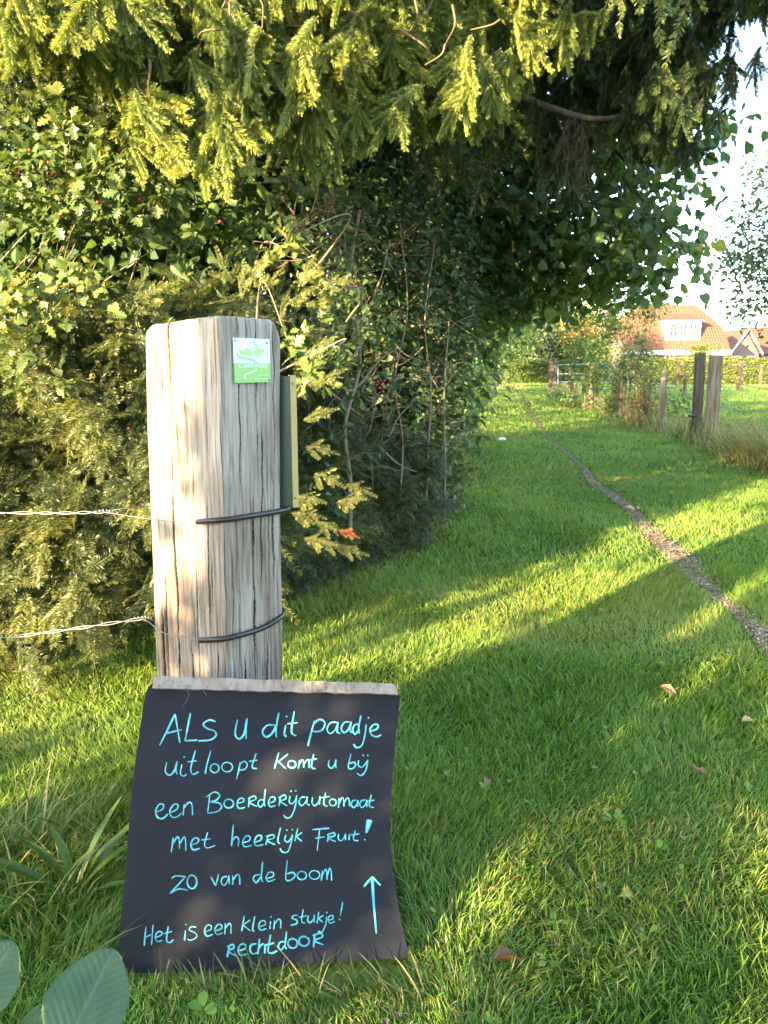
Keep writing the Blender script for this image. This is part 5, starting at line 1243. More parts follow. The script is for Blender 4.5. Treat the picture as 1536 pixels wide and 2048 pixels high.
bush('low_shrub', 'dusky weeds massed below the metal gate end of the fence', 'shrub', [E(1150, 805, 22.5, 45, 18, 0.7), E(1120, 792, 28, 30, 14, 0.8)], 130, 0.08, M_linden, stem=4)
bush('creeper', 'thin leafy creeper climbing the fence post by the gate', 'creeper', [E(1142, 750, 25, 14, 45, 0.3), E(1150, 690, 25, 18, 50, 0.4), E(1190, 690, 24, 25, 30, 0.4)], 90, 0.085, M_hedge, stem=6)
bush('dead_stalks', 'amber sunlit dry stalks between the thin grey post and the ivy', 'dry plants', [E(1285, 815, 15.4, 22, 48, 0.3), E(1275, 855, 15.0, 28, 20, 0.3)], 75, 0.085, leaf_mat('dry_leaf', [(0, (0.14, 0.09, 0.035)), (0.6, (0.30, 0.20, 0.075)), (1, (0.5, 0.36, 0.14))], 0.3, 0.7), L_la, hang=-0.8, stem=14)
bush('bramble', 'loose bramble leaves in front of the thin grey post', 'bramble', [E(1300, 745, 15.2, 45, 40, 0.4), E(1350, 800, 14.6, 35, 30, 0.4), E(1275, 715, 15.6, 30, 25, 0.3)], 100, 0.055, M_apple, stem=12)
bush('creeper', 'leafy creeper climbing the flared stump and its neighbour', 'creeper', [E(1186, 760, 21.2, 22, 45, 0.3), E(1165, 770, 23, 20, 30, 0.4), E(1205, 735, 20.5, 20, 35, 0.3)], 130, 0.075, M_hedge, stem=6)
bush('thistle', 'withered thistle stalks at the right edge by the long grass', 'thistle', [E(1505, 880, 9.2, 18, 22, 0.15)], 26, 0.05, simple_mat('withered', (0.28, 0.20, 0.15), 0.8), stem=10)

# wires along the fence
def fwire(lab, pts, r=0.006, sag=0.03, ins=None, name='barbed_wire', mat=None):
    root = thing(name, pts[0], lab, 'fence wire', 'wires of the pasture fence'); g = Geo()
    for a_, b_ in zip(pts[:-1], pts[1:]):
        t = np.linspace(0, 1, 14)[:, None]; P_ = np.asarray(a_) * (1 - t) + np.asarray(b_) * t; P_[:, 2] -= sag * 4 * (t * (1 - t))[:, 0]
        tube(g, P_, r, sides=4)
    if name == 'barbed_wire':
        for a_, b_ in zip(pts[:-1], pts[1:]):
            L_ = np.linalg.norm(np.asarray(b_) - np.asarray(a_)); k = int(L_ / 0.14)
            for i in range(k):
                t = (i + 0.5) / k; p_ = np.asarray(a_) * (1 - t) + np.asarray(b_) * t; p_[2] -= sag * 4 * t * (1 - t); d_ = rng.normal(size=3) * 0.012
                tube(g, [p_ - d_, p_ + d_], 0.002, sides=3)
    g.build('wire', mat or M_rust, root)
    if ins is not None:
        g = Geo(); i0 = np.asarray(ins[0]); i1 = np.asarray(ins[1]); tube(g, [i0, i0 * 0.6 + i1 * 0.4, i1], np.array([0.012, 0.026, 0.02]), sides=8); g.build('insulator', M_hose, root, smooth=True)
    return root
A_ = lambda px, py, Y: at(px, py, Y)
fwire('top barbed wire running from the pale round post to the right edge', [A_(1428, 752, 11.3), A_(1560, 782, 9.4), A_(1750, 800, 8.0)], 0.0035)
fwire('low barbed wire right of the pale round post', [A_(1420, 842, 11.3), A_(1560, 862, 9.6), A_(1750, 880, 8.2)], 0.0035)
fwire('pale electric wire on a black insulator right of the round post', [A_(1437, 813, 11.2), A_(1540, 825, 10.6), A_(1700, 842, 10)], 0.004, 0.02, (A_(1428, 812, 11.25), A_(1441, 814, 11.2)), 'electric_wire', M_wire)
fwire('electric wire and insulator between the touching posts and thin grey post', [A_(1390, 832, 11.3), A_(1326, 826, 14), A_(1244, 816, 17.7)], 0.005, 0.05, (A_(1393, 833, 11.3), A_(1378, 831, 11.5)), 'electric_wire')
fwire('barbed wire above the electric wire on the thin grey post', [A_(1408, 754, 11.3), A_(1321, 760, 14.1), A_(1241, 745, 17.7), A_(1186, 745, 21.5), A_(1105, 730, 38.0)], 0.004)
fwire('upper wire of the pasture fence before the clipped hedge', [A_(1354, 733, 47), A_(1477, 733, 39.5), A_(1520, 735, 53), A_(1650, 735, 53)], 0.02, 0.0)
fwire('lower wire of the pasture fence before the clipped hedge', [A_(1354, 752, 47), A_(1477, 748, 39.5), A_(1520, 750, 53), A_(1650, 752, 53)], 0.02, 0.0)

# ------------------------------------------------------------------ tubular gate
M_gate = simple_mat('gate_paint', (0.17, 0.24, 0.24), 0.55)
gy_ = 36.5
gate = thing('metal_gate', (*at(1185, 790, gy_)[:2], 0), 'pale green tubular metal field gate beside the stout post', 'gate')
def rail(y0, y1, name='rail', r=0.03, x0=1116, x1=1256):
    g = Geo(); tube(g, [at(x0, y0, gy_), at(x1, y1, gy_)], r, sides=8); g.build(name, M_gate, gate, smooth=True)
rail(730, 726); rail(748, 745); rail(764, 764); rail(776, 778)
for x in (1116, 1186, 1256):
    g = Geo(); tube(g, [at(x, np.interp(x, [1116, 1256], [730, 726]), gy_ + 0.002), at(x, 786, gy_ + 0.002)], 0.03, sides=8); g.build('upright', M_gate, gate, smooth=True)

# ------------------------------------------------------------------ clipped hedge, farm road, far trees
def clipped(name, lab, x0, x1, y, h, th, n, size, dark=0.5):
    t_ = thing(name, ((x0 + x1) / 2, y, 0), lab, 'hedge'); g = Geo(); gC = Geo()
    m_ = np.random.default_rng(3)
    # leaves over the front, top and ends
    k = int(n * 0.62); X = rng.uniform(x0, x1, k); Zz = h * rng.random(k); Yf = y + rng.normal(0, 0.06, k) + 0.10 * vnoise(X * 1.1, Zz * 1.3, 8)
    P_ = [np.stack([X, Yf, Zz], -1)]; O_ = [np.tile([[0, -1.0, 0.2]], (k, 1))]
    k2 = n - k; X = rng.uniform(x0, x1, k2); P_.append(np.stack([X, y + th * rng.random(k2), h + rng.normal(0, 0.05, k2) + 0.10 * vnoise(X * 0.6, 0 * X, 8)], -1)); O_.append(np.tile([[0, -0.2, 1.0]], (k2, 1)))
    P_ = np.concatenate(P_); O_ = np.concatenate(O_)
    rn = np.clip(dark + 0.22 * vnoise(P_[:, 0] * 0.8, P_[:, 2] * 1.5, 5) + rng.normal(0, 0.16, len(P_)), 0, 1)
    g.scatter(L_quad, leaf_orient(len(P_), O_ * 1.2, 0.2), P_, rn, size * rng.uniform(0.7, 1.3, len(P_)))
    box(gC, (x0, y + 0.12, 0), (x1, y + th, h - 0.08)); gC.build('core', simple_mat('hedge_core', (0.03, 0.05, 0.012), 0.9, bump=1.0, nscale=3), t_)
    g.build('foliage', M_clip, t_)
hx0 = at(1012, 750, 62)[0]; hx1 = at(1110, 750, 62)[0]
clipped('clipped_hedge', 'low clipped hedge closing the far end of the path', hx0, hx1 + 4.0, 62, 1.75, 1.2, 5000, 0.16, 0.35)
clipped('clipped_hedge', 'long sunlit yellow green clipped hedge in front of the houses', hx1 + 4.3, 48, 57.5, 1.86, 1.3, 17000, 0.15, 0.72)
g = Geo(); g.add([(16, 50.0, 0.03), (60, 47.5, 0.03), (60, 50.0, 0.03), (16, 53.0, 0.03)], np.array([[0, 1, 2, 3]])); 
tag(g.build('farm_road', simple_mat('pale_road', (0.34, 0.32, 0.31), 0.9, noise=(0.27, 0.25, 0.23), nscale=2)), kind='structure')
def far_tree(px, py, Y, rx, rz, n, size, mat, lab, grp, ry=2.0, rj=(0.5, 0.25)):
    e = [E(px, py, Y, rx, rz, ry), E(px - rx * 0.4, py + rz * 0.4, Y, rx * 0.6, rz * 0.7, ry), E(px + rx * 0.5, py + rz * 0.3, Y, rx * 0.6, rz * 0.6, ry), E(px, py - rz * 0.55, Y, rx * 0.5, rz * 0.6, ry)]
    c = e[0][0]; t_ = thing('far_tree', (c[0], c[1], 0), lab, 'tree', grp); g = Geo(); gB = Geo()
    CC = leaf_cloud(g, e, int(n * 1.7), 10, size, L_quad, sig=size * 1.6, rj=rj, shell=0.3, ok=lambda C: C[:, 2] > 0.1)
    g.build('foliage', mat, t_)
    tr = catmull([(c[0], c[1], -0.1), (c[0] + 0.1, c[1], c[2] * 0.5), (c[0], c[1], c[2] * 1.1)], 5); tube(gB, tr, 0.14, 0.05, sides=7); twiggery(gB, tr[3:], CC[rng.integers(len(CC), size=18)], 0.04, 0.01); gB.build('trunk', M_bark, t_)
gr_ = 'trees beyond the clipped hedge'
far_tree(1165, 645, 66, 40, 50, 260, 0.20, M_autumn, 'golden autumn tree glowing beyond the metal gate', gr_)
far_tree(1215, 645, 70, 26, 42, 130, 0.2, M_autumn, 'smaller golden tree right beside the house gable', gr_)
far_tree(1075, 690, 66, 36, 42, 200, 0.24, M_apple, 'grey green bush behind the clipped hedge at the end of the path', gr_)
far_tree(1030, 680, 68, 36, 60, 220, 0.24, M_hedge, 'dark tree just right of where the hedgerow ends', gr_, rj=(0.25, 0.2))
far_tree(1120, 690, 68, 36, 40, 200, 0.24, M_apple, 'olive bush behind the stout far gate post', gr_)
far_tree(1180, 700, 64, 46, 26, 170, 0.22, M_clip, 'yellow green bush right behind the gate', gr_)
far_tree(1060, 610, 80, 60, 60, 220, 0.32, M_autumn, 'pale gold tree far beyond the end of the path', gr_)
far_tree(1400, 700, 62, 40, 14, 60, 0.16, M_clip, 'small garden shrub under the eaves of the house', gr_, ry=0.8)
far_tree(1005, 640, 56, 55, 90, 420, 0.2, M_hedge, 'dark green tree standing where the hedgerow meets the clipped hedge', gr_, rj=(0.3, 0.2))
far_tree(1010, 700, 74, 60, 40, 260, 0.3, M_hedge, 'dark low tree line glimpsed under the lime boughs', gr_, rj=(0.2, 0.2))
far_tree(1100, 660, 86, 90, 70, 420, 0.34, M_hedge, 'broad dark tree far behind the golden tree', gr_, rj=(0.3, 0.25))
far_tree(960, 600, 82, 70, 90, 260, 0.34, M_hedge, 'tall dark tree half hidden by the hedgerow', gr_)

# ------------------------------------------------------------------ houses
m, nt, out = mat_new('roof_tiles')
tc = N(nt, 'ShaderNodeTexCoord'); mp = N(nt, 'ShaderNodeMapping'); mp.inputs['Scale'].default_value = (3.6, 3.2, 3.2)
nt.links.new(tc.outputs['Object'], mp.inputs[0])
wv = N(nt, 'ShaderNodeTexWave', wave_type='BANDS', bands_direction='Z'); wv.inputs['Scale'].default_value = 0.32; wv.inputs['Distortion'].default_value = 0.4
wv2 = N(nt, 'ShaderNodeTexWave', wave_type='BANDS', bands_direction='X'); wv2.inputs['Scale'].default_value = 0.32
nz_ = N(nt, 'ShaderNodeTexNoise'); nz_.inputs['Scale'].default_value = 1.4; nz_.inputs['Detail'].default_value = 6
for q in (wv, wv2, nz_): nt.links.new(mp.outputs[0], q.inputs['Vector'])
r_ = ramp(nt, [(0.3, (0.125, 0.048, 0.027)), (0.7, (0.20, 0.084, 0.047))]); nt.links.new(nz_.outputs[0], r_.inputs[0])
ad = N(nt, 'ShaderNodeMath', operation='ADD'); nt.links.new(wv.outputs['Fac'], ad.inputs[0]); nt.links.new(wv2.outputs['Fac'], ad.inputs[1])
b = N(nt, 'ShaderNodeBump'); b.inputs['Strength'].default_value = 0.9; b.inputs['Distance'].default_value = 0.06; nt.links.new(ad.outputs[0], b.inputs['Height'])
p = N(nt, 'ShaderNodeBsdfPrincipled'); p.inputs['Roughness'].default_value = 0.8; nt.links.new(r_.outputs[0], p.inputs['Base Color']); nt.links.new(b.outputs[0], p.inputs['Normal']); nt.links.new(p.outputs[0], out.inputs[0])
M_roof = m
M_brick = simple_mat('mauve_brick', (0.22, 0.155, 0.14), 0.9, noise=(0.16, 0.11, 0.10), nscale=14)
M_white = simple_mat('white_woodwork', (0.80, 0.79, 0.76), 0.5)
M_cream = simple_mat('cream_fascia', (0.66, 0.58, 0.46), 0.6)
M_glass = simple_mat('window_glass', (0.02, 0.025, 0.03), 0.06, spec=0.8)
def window(parent, x0, x1, z0, z1, y, panes=2, rows_=1, fr=0.07, nm='window'):
    g = Geo()
    box(g, (x0, y - 0.06, z0), (x1, y + 0.02, z0 + fr)); box(g, (x0, y - 0.06, z1 - fr), (x1, y + 0.02, z1))
    for i in range(panes + 1):
        c = x0 + fr / 2 + (x1 - x0 - fr) * i / panes; box(g, (c - fr / 2, y - 0.058, z0 + fr), (c + fr / 2, y + 0.02, z1 - fr))
    for j in range(1, rows_):
        c = z0 + (z1 - z0) * j / rows_; box(g, (x0 + fr, y - 0.05, c - fr * 0.35), (x1 - fr, y + 0.018, c + fr * 0.35))
    o = g.build(nm, M_white, parent)
    g = Geo(); box(g, (x0 + 0.01, y - 0.012, z0 + 0.01), (x1 - 0.01, y - 0.004, z1 - 0.01)); q = g.build('pane', M_glass); q.parent = o; q.location = -Vector(parent.location) - Vector(o.location)
    q.matrix_parent_inverse = Matrix.Identity(4)
    return o
HX0, HX1, HY0 = at(1249, 702, 75)[0], at(1462, 702, 75)[0], 75.0
EZ, RZ, DEP = 2.95, 7.7, 9.0
ym = HY0 + DEP / 2; slope = (RZ - EZ) / (DEP / 2)
house = thing('house', ((HX0 + HX1) / 2, ym, 0), 'brick house with a red tiled half hipped roof and a wide white dormer', 'house')
g = Geo(); wi = 0.45
box(g, (HX0 + 0.25, HY0 + wi, 0), (HX1 - 0.25, HY0 + DEP - wi, EZ + 0.35))
hk = EZ + (RZ - EZ) * 0.50; yk = DEP / 2 * 0.50
for x, s in ((HX0 + 0.25, 1), (HX1 - 0.25, -1)):     # gable walls
    V = [(x, HY0 + wi, EZ + 0.3), (x, HY0 + DEP - wi, EZ + 0.3), (x, HY0 + DEP - yk - 0.1, hk), (x, HY0 + yk + 0.1, hk)]
    V2 = [(x + 0.2 * s, b_, c_) for (_, b_, c_) in V]
    g.add(V + V2, np.array([[0, 1, 2, 3], [4, 7, 6, 5], [0, 4, 5, 1], [1, 5, 6, 2], [2, 6, 7, 3], [3, 7, 4, 0]]))
g.build('wall', M_brick, house)
rl, rr_ = HX0 + 2.3, HX1 - 2.0
def slab(g, V, th, mat=0):
    V = np.asarray(V, float); nrm = unit(np.cross(V[1] - V[0], V[2] - V[0])); W_ = V - nrm * th; n_ = len(V)
    f4 = [[i, (i + 1) % n_, n_ + (i + 1) % n_, n_ + i] for i in range(n_)]
    g.add(np.concatenate([V, W_]), np.array(f4)[:, ::-1], mat)
    for i in range(1, n_ - 1): g.add([V[0], V[i], V[i + 1]], np.array([[0, 1, 2]]), mat); g.add([W_[0], W_[i + 1], W_[i]], np.array([[0, 1, 2]]), mat)
g = Geo()
slab(g, [(HX0, HY0, EZ), (HX1, HY0, EZ), (HX1, HY0 + yk, hk), (rr_, ym, RZ), (rl, ym, RZ), (HX0, HY0 + yk, hk)], 0.12)
slab(g, [(HX1, HY0 + DEP, EZ), (HX0, HY0 + DEP, EZ), (HX0, HY0 + DEP - yk, hk), (rl, ym, RZ), (rr_, ym, RZ), (HX1, HY0 + DEP - yk, hk)], 0.12)
slab(g, [(HX1, HY0 + yk, hk), (HX1, HY0 + DEP - yk, hk), (rr_, ym, RZ)], 0.12); slab(g, [(HX0, HY0 + DEP - yk, hk), (HX0, HY0 + yk, hk), (rl, ym, RZ)], 0.12)
roof = g.build('roof', M_roof, house)
g = Geo(); box(g, (HX0 - 0.02, HY0 - 0.12, EZ - 0.42), (HX1 + 0.02, HY0 + 0.02, EZ + 0.02)); box(g, (HX0, HY0 + 0.021, EZ - 0.41), (HX1, HY0 + wi - 0.003, EZ - 0.36)); g.build('fascia', M_cream, house)
X_ = lambda px, Y=75.0: at(px, 700, Y)[0]
window(house, X_(1278), X_(1310), 1.75, 2.52, HY0 + wi, 4)
window(house, X_(1334), X_(1352), 1.75, 2.52, HY0 + wi, 2)
# dormer
dz0, dz1 = 4.02, 5.95; dy = HY0 + (dz0 - EZ) / slope - 0.02; dx0, dx1 = X_(1329, dy), X_(1398, dy)
dyb = HY0 + (dz1 - EZ) / slope + 0.1
g = Geo()
V = [(dx0, dy, dz0), (dx1, dy, dz0), (dx1, dy, dz1), (dx0, dy, dz1), (dx0, dyb, dz1), (dx1, dyb, dz1)]
g.add(V, (np.array([[0, 1, 2, 3], [3, 2, 5, 4]]), np.array([[0, 3, 4], [1, 5, 2]])))
dorm = g.build('dormer', M_white, house)
g = Geo(); box(g, (dx0 - 0.22, dy - 0.28, dz1 - 0.12), (dx1 + 0.22, dyb - 0.3, dz1 + 0.04)); g.build('dormer_cornice', M_white, house)
g = Geo(); zt = 6.75; yt = HY0 + (zt - EZ) / slope + 0.15
slab(g, [(dx0 - 0.3, dy - 0.36, dz1 + 0.06), (dx1 + 0.3, dy - 0.36, dz1 + 0.06), (dx1 - 0.9, yt, zt), (dx0 + 0.9, yt, zt)], 0.08)
slab(g, [(dx1 + 0.3, dy - 0.36, dz1 + 0.06), (dx1 + 0.3, dyb + 0.1, dz1 + 0.06), (dx1 - 0.9, yt, zt)], 0.08); slab(g, [(dx0 - 0.3, dyb + 0.1, dz1 + 0.06), (dx0 - 0.3, dy - 0.36, dz1 + 0.06), (dx0 + 0.9, yt, zt)], 0.08)
g.build('dormer_roof', M_roof, house)
for i in range(3):
    w0 = dx0 + 0.28 + i * (dx1 - dx0 - 0.56) / 3
    window(house, w0 + 0.06, w0 + (dx1 - dx0 - 0.56) / 3 - 0.06, 4.3, 5.65, dy - 0.01, 2, 2, 0.10, 'dormer_window')
# second house
H2 = 85.0; ax_, az_ = at(1497, 657, H2)[0], at(1497, 657, H2)[2]; lx_, lz_ = at(1460, 706, H2)[0], at(1460, 706, H2)[2]; rx_ = 2 * ax_ - lx_
house2 = thing('house', (ax_, H2 + 5, 0), 'mauve gabled house with white verge boards at the right edge', 'house')
g = Geo()
yb = H2 + 10
V = [(lx_ + 0.3, H2 + 0.3, 0), (rx_ - 0.3, H2 + 0.3, 0), (rx_ - 0.3, H2 + 0.3, lz_ - 0.1), (ax_, H2 + 0.3, az_ - 0.35), (lx_ + 0.3, H2 + 0.3, lz_ - 0.1)]
V2 = [(a_, yb - 0.3, c_) for (a_, _, c_) in V]
g.add(V + V2, (np.array([[0, 1, 2, 4], [5, 9, 7, 6], [0, 4, 9, 5], [1, 6, 7, 2]]), np.array([[4, 2, 3], [9, 8, 7]]))); g.build('wall', M_brick, house2)
g = Geo(); slab(g, [(lx_, yb, lz_), (lx_, H2, lz_), (ax_, H2, az_), (ax_, yb, az_)], 0.12); slab(g, [(rx_, H2, lz_), (rx_, yb, lz_), (ax_, yb, az_), (ax_, H2, az_)], 0.12); g.build('roof', M_roof, house2)
g = Geo()
for (xa, xb) in ((lx_, ax_), (rx_, ax_)):
    P_ = [(xa, H2 - 0.06, lz_ + 0.03), (xb, H2 - 0.06, az_ + 0.03), (xb, H2 - 0.06, az_ - 0.28), (xa, H2 - 0.06, lz_ - 0.25)]
    if xa > xb: P_ = P_[::-1]
    slab(g, P_, 0.05)
g.build('verge_board', M_white, house2)
window(house2, at(1466, 715, H2)[0], at(1482, 715, H2)[0], 1.8, 2.6, H2 + 0.29, 2); window(house2, at(1496, 715, H2)[0], at(1513, 715, H2)[0], 1.8, 2.6, H2 + 0.29, 2)
# low orange roof at the far right
h3 = thing('house', (at(1580, 700, 92)[0], 95, 0), 'house with an orange tiled roof mostly beyond the right edge', 'house')
g = Geo(); xa, xb = at(1522, 700, 90)[0], at(1522, 700, 90)[0] + 9; box(g, (xa + 0.3, 90.3, 0), (xb, 97.5, 2.9)); g.build('wall', M_brick, h3)
g = Geo(); slab(g, [(xa, 90, 2.9), (xb + 0.3, 90, 2.9), (xb + 0.3, 94, 6.2), (xa, 94, 6.2)], 0.12); slab(g, [(xb + 0.3, 98, 2.9), (xa, 98, 2.9), (xa, 94, 6.2), (xb + 0.3, 94, 6.2)], 0.12); g.build('roof', M_roof, h3)

# ------------------------------------------------------------------ fallen leaves, stone, plantain, hazel leaves
M_fall = leaf_mat('fallen_leaf', [(0.0, (0.17, 0.075, 0.03)), (0.4, (0.33, 0.19, 0.09)), (0.7, (0.52, 0.36, 0.20)), (1.0, (0.62, 0.46, 0.10))], 0.2, 0.6)
def fallen(px, py, L_, rn, az, tpl, lab, zoff=0.03, tilt=0.35):
    P_ = gnd(px, py, zoff); g = Geo()
    d = np.array([[math.cos(az), math.sin(az), rng.normal(0, 0.15)]]); up = unit(np.array([rng.normal(0, tilt), -0.5 + rng.normal(0, tilt), 1.0]))
    g.scatter(tpl, frames(d, up), (P_ - d[0] * L_ / 2)[None], np.array([rn]), L_)
    o = g.build('fallen_leaf', M_fall, None, loc=P_)
    return tag(o, lab, 'leaf', 'fallen leaves on the grass')
L_fl = leaf_tpl('ovate', wid=0.5, fold=0.5, curl=0.35); L_fb = leaf_tpl('lobed', wid=0.75, fold=0.35, curl=0.2)
fallen(1342, 1385, 0.080, 0.35, -0.55, L_fl, 'large tan curled leaf on the grass below the gravel')
fallen(1498, 1440, 0.05, 0.62, 0.1, L_fl, 'pale curled leaf at the right edge of the lawn')
fallen(1018, 1560, 0.028, 0.5, 1.2, L_fl, 'tiny brown leaf in the shaded grass right of the board')
fallen(1253, 1785, 0.045, 1.0, 0.6, L_fb, 'bright yellow leaf lying in the foreground grass')
fallen(1020, 1913, 0.075, 0.02, 0.35, L_fl, 'dark brown rolled leaf in the foreground grass')
fallen(1248, 957, 0.10, 0.15, 0.2, L_fl, 'brown leaf on the shaded lawn near the fence', 0.04)
fallen(1346, 985, 0.08, 0.2, 0.4, L_fl, 'brown leaf at the edge of the broad sunlit streak', 0.04)
fallen(1246, 983, 0.12, 0.05, 0.3, L_fl, 'dark curled leaf beside the bare track', 0.03)
fallen(1262, 1016, 0.08, 0.75, -0.4, L_fl, 'pale leaf on the bare track where it thins out', 0.03)
fallen(1280, 1016, 0.08, 0.75, 0.9, L_fl, 'pale leaf beside the thin track with an upturned tip', 0.03)
g = Geo(); sphere(g, gnd(1004, 882) + np.array([0, 0, 0.03]), 0.055, nu=10, nv=7, sq=(1.2, 0.8, 0.6)); tag(g.build('white_stone', M_white, smooth=True), 'small white stone in the grass near the hedgerow', 'stone')

# plantain clump left of the board
M_plan = leaf_mat('plantain_leaf', [(0.0, (0.045, 0.10, 0.014)), (0.6, (0.08, 0.15, 0.022)), (1.0, (0.13, 0.19, 0.04))], 0.4, 0.4)
pc = gnd(150, 1800); pl = thing('plantain', pc, 'clump of long ribbed plantain leaves left of the chalkboard', 'plant'); 
def strap(name, parent, base, d, L_, w, bend, rn, mat):
    n_ = 12; t = np.linspace(0, 1, n_); d = unit(d); hor = unit(np.array([d[0], d[1], 0.0])); sd = np.array([-hor[1], hor[0], 0])
    C = base + d * (t * L_)[:, None] + hor * (bend * L_ * t ** 2)[:, None] - np.array([0, 0, 1.0]) * (bend * L_ * t ** 2.2)[:, None]
    wd = w / 2 * np.interp(t, [0, 0.15, 0.55, 0.85, 1], [0.35, 0.5, 1, 0.6, 0.03])
    V = np.stack([C - sd * wd[:, None] + np.array([0, 0, 1]) * (wd * 0.5)[:, None], C - sd * wd[:, None] * 0.5 + np.array([0, 0, 1]) * (wd * 0.15)[:, None], C, C + sd * wd[:, None] * 0.5 + np.array([0, 0, 1]) * (wd * 0.15)[:, None], C + sd * wd[:, None] + np.array([0, 0, 1]) * (wd * 0.5)[:, None]], 1)
    g = Geo(); g.add(V.reshape(-1, 3), grid_faces(n_, 5), 0, rn); return g.build(name, mat, parent, smooth=True)
for (dx, dy, dz, L_, w, bend) in ((-0.15, 0.1, 1, 0.20, 0.022, 0.25), (0.25, 0.1, 1, 0.21, 0.02, 0.3), (0.6, 0.2, 0.9, 0.24, 0.024, 0.25), (-1.0, 0.1, 0.8, 0.24, 0.03, 0.25), (0.85, -0.1, 0.7, 0.2, 0.02, 0.3), (0.5, 0.4, 1, 0.25, 0.022, 0.2), (-0.5, -0.4, 0.5, 0.16, 0.02, 0.3), (0.1, -0.6, 0.6, 0.12, 0.018, 0.3), (1.0, 0.3, 0.6, 0.2, 0.022, 0.2), (-0.7, 0.4, 0.9, 0.2, 0.022, 0.3), (0.35, 0.5, 1.2, 0.24, 0.018, 0.15)):
    strap('leaf', pl, pc + np.array([rng.normal(0, 0.012), rng.normal(0, 0.012), 0.0]), np.array([dx, dy, dz]), L_, w, bend, float(np.clip(rng.normal(0.45, 0.2), 0, 1)), M_plan)

# big hazel leaves at the bottom left corner
m, nt, out = mat_new('hazel_leaf')
at_ = N(nt, 'ShaderNodeAttribute', attribute_name='rnd')
tc = N(nt, 'ShaderNodeTexCoord'); nz_ = N(nt, 'ShaderNodeTexNoise'); nz_.inputs['Scale'].default_value = 120; nz_.inputs['Detail'].default_value = 6; nt.links.new(tc.outputs['Object'], nz_.inputs['Vector'])
rp = ramp(nt, [(0.0, (0.042, 0.090, 0.040)), (0.35, (0.065, 0.128, 0.058)), (0.7, (0.11, 0.18, 0.075)), (0.85, (0.18, 0.22, 0.07)), (1.0, (0.46, 0.40, 0.13))]); nt.links.new(at_.outputs['Fac'], rp.inputs[0])
p = N(nt, 'ShaderNodeBsdfPrincipled'); p.inputs['Roughness'].default_value = 0.55; nt.links.new(rp.outputs[0], p.inputs['Base Color'])
b = N(nt, 'ShaderNodeBump'); b.inputs['Strength'].default_value = 0.35; b.inputs['Distance'].default_value = 0.002; nt.links.new(nz_.outputs[0], b.inputs['Height']); nt.links.new(b.outputs[0], p.inputs['Normal'])
t_ = N(nt, 'ShaderNodeBsdfTranslucent'); nt.links.new(rp.outputs[0], t_.inputs['Color']); s_ = N(nt, 'ShaderNodeMixShader'); s_.inputs[0].default_value = 0.3
nt.links.new(p.outputs[0], s_.inputs[1]); nt.links.new(t_.outputs[0], s_.inputs[2]); nt.links.new(s_.outputs[0], out.inputs[0]); M_hazel = m
def hazel(parent, tip_base, d, nrm, L_, seed):
    """broad leaf with pleated side veins and a toothed rim; the origin is the stalk end"""
    nu_, nv_ = 90, 61; u = np.linspace(0, 1, nu_)[:, None]; v = np.linspace(-1, 1, nv_)[None]
    prof = 0.47 * np.sin(np.pi * np.clip(u, 0, 1) ** 0.80) ** 0.62 * (1.0 - 0.10 * u) + 0.02
    prof = prof * (1 + 0.018 * np.sin(u * 150) + 0.02 * vnoise(u * 9, 0 * u, seed))
    X = u + 0.22 * np.abs(v) * prof * (1 - u) * 1.2 - 0.05 * np.abs(v) ** 2 * (1 - u); Yl = v * prof
    vein = (u - 0.42 * np.abs(v) * prof / 0.47 * 0.9) * 10.5
    tri = np.abs((vein % 1) - 0.5) * 2
    Zl = 0.013 * tri * np.clip(np.abs(v) * 3, 0, 1) * np.clip(1.15 - np.abs(v), 0, 1) + 0.05 * np.abs(v) ** 1.3 * prof + 0.02 * vnoise(u * 3, v * 2, seed + 1) - 0.06 * u ** 2 - 0.008 * np.exp(-(v * 18) ** 2)
    rn = 0.3 + 0.12 * vnoise(u * 6, v * 4, seed + 2) + 0.24 * np.exp(-(tri * 9) ** 2) + 0.35 * np.exp(-(v * 28) ** 2)
    edge = np.clip((np.abs(v) - 0.86) / 0.14, 0, 1) * np.clip(vnoise(u * 5 + 3 * np.sign(v), 0 * v, seed + 3) * 2.2 - 0.2, 0, 1)
    rn = np.clip(rn + edge, 0, 1)
    Lc = np.stack([X + 0 * v, Yl, Zl], -1).reshape(-1, 3) * L_
    M_ = frames(np.asarray(d, float)[None], np.asarray(nrm, float))[0]
    g = Geo(); g.add(Lc @ M_.T + np.asarray(tip_base), grid_faces(nu_, nv_), 0, rn.reshape(-1))
    return g.build('leaf', M_hazel, parent, smooth=True)
hz = thing('hazel_sprig', gnd(40, 2300), 'hazel sprig with broad pleated leaves in the bottom left corner', 'plant')
b1 = at(128, 2105, 0.90); e1 = at(205, 1935, 0.985)
hazel(hz, b1, e1 - b1, (-0.05, -0.72, 0.7), 0.138, 5)
b2 = at(-75, 2030, 0.92); e2 = at(10, 1905, 0.97); hazel(hz, b2, e2 - b2, (0.1, -0.75, 0.65), 0.105, 9)
b3 = at(70, 2090, 1.0); e3 = at(85, 2010, 1.02); hazel(hz, b3, e3 - b3, (0.3, -0.6, 0.7), 0.06, 14)
g = Geo(); r0_ = np.asarray(hz.location)
for b_ in (b1, b2, b3): tube(g, catmull([r0_, r0_ * 0.4 + b_ * 0.6 + np.array([0.01, 0, 0.05]), b_], 8), 0.003, 0.0012, sides=6)
g.build('stem', M_twig, hz, smooth=True)

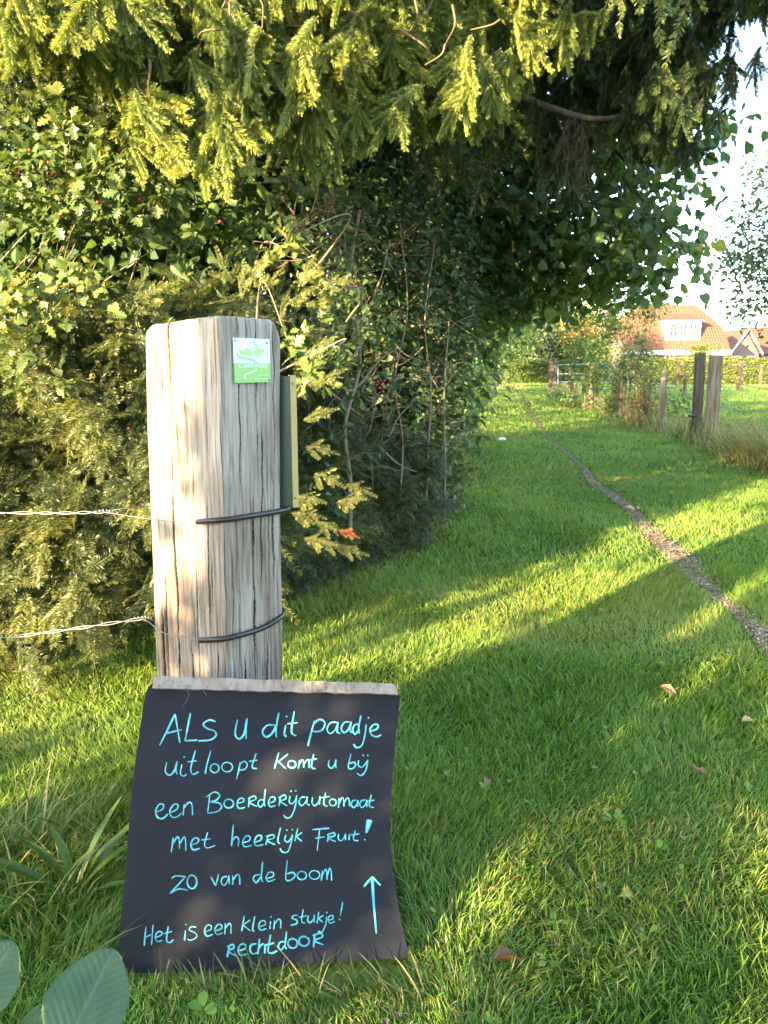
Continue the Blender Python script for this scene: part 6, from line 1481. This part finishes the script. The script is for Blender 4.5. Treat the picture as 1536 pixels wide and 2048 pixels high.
# ------------------------------------------------------------------ unseen hedge behind the camera, outline and gaps shaped to throw the dappled shade
sd = np.array([-math.sin(SUN_AZ), -math.cos(SUN_AZ)]); sp_ = np.array([sd[1], -sd[0]])     # towards the sun; along the hedge
if True:
    c0_ = np.array([pcen[0], pcen[1]]) + sd * 5.2
    t_ = thing('shade_hedge', (c0_[0], c0_[1], 0), 'unseen leafy hedge behind the camera, shaped to cast the dappled shade', 'hedge'); g = Geo(); gB = Geo()
    n = 15000
    # s_: along the hedge, negative towards the right of the photo
    s_ = rng.uniform(-9, 7, n)
    top = np.interp(s_, [-9, -2, -1.0, -0.3, 0.03, 0.12, 0.6, 0.9, 7], [2.2, 2.15, 2.05, 2.05, 1.85, 1.62, 1.60, 1.12, 0.95]) * (1 + 0.05 * vnoise(s_ * 1.5, 0 * s_, 3) + np.interp(s_, [-0.3, 0.2], [0.12, 0.25]) * vnoise(s_ * 4.5, 0 * s_, 4) + 0.11 * vnoise(s_ * 11, 0 * s_, 6) + 0.08 * vnoise(s_ * 23, 0 * s_, 7))
    zz = top * rng.random(n) ** 0.9; dd = rng.normal(0, 0.09, n)
    gap = 0.40 * vnoise(s_ * 2.4, zz * 2.0, 41) + 0.95 * vnoise(s_ * 8.5, zz * 6.5, 42) - 0.22 * np.clip((zz / top - 0.5) / 0.5, 0, 1)
    keep = gap > np.interp(s_, [-9, -1.6, -1.05, -0.95, -0.42, -0.32, 0.02, 0.2], [-0.36, -0.34, -0.38, -0.72, -0.70, -0.42, -0.40, -0.26]); s_, zz, dd = s_[keep], zz[keep], dd[keep]; n = len(s_)
    ctr = np.stack([c0_[0] + sp_[0] * s_ + sd[0] * dd, c0_[1] + sp_[1] * s_ + sd[1] * dd, zz], -1)
    idx = np.repeat(np.arange(n), 8)
    # unseen tree added to shade the spruce limb, crown starting well above the hedge
    e_ = [((c0_[0] + sp_[0] * s0, c0_[1] + sp_[1] * s0, z0), np.array([1.7, 1.7, 1.2]), 1.0) for s0, z0 in ((-2.6, 5.7), (-0.9, 5.6), (0.8, 5.75), (2.4, 5.9))]
    tt_ = thing('shade_tree', (c0_[0], c0_[1] - 0.3, 0), 'unseen leafy tree behind the camera, added to shade the spruce limb', 'tree'); gt = Geo()
    CC = leaf_cloud(gt, e_, 1700, 8, 0.10, L_ov, sig=0.16, shell=0.15); gt.build('foliage', M_hedge, tt_)
    gt = Geo(); tr = catmull([(c0_[0], c0_[1] - 0.3, -0.1), (c0_[0], c0_[1] - 0.25, 3.0), (c0_[0] + 0.1, c0_[1], 6.0)], 6); tube(gt, tr, 0.16, 0.08, sides=9)
    gt.build('trunk', M_bark, tt_, smooth=True)
    g.scatter(L_ov, leaf_orient(len(idx)), ctr[idx] + rng.normal(0, 0.028, (len(idx), 3)), np.clip(rng.normal(0.4, 0.2, len(idx)), 0, 1), 0.058 * rng.uniform(0.7, 1.3, len(idx)))
    g.build('foliage', M_hedge, t_)
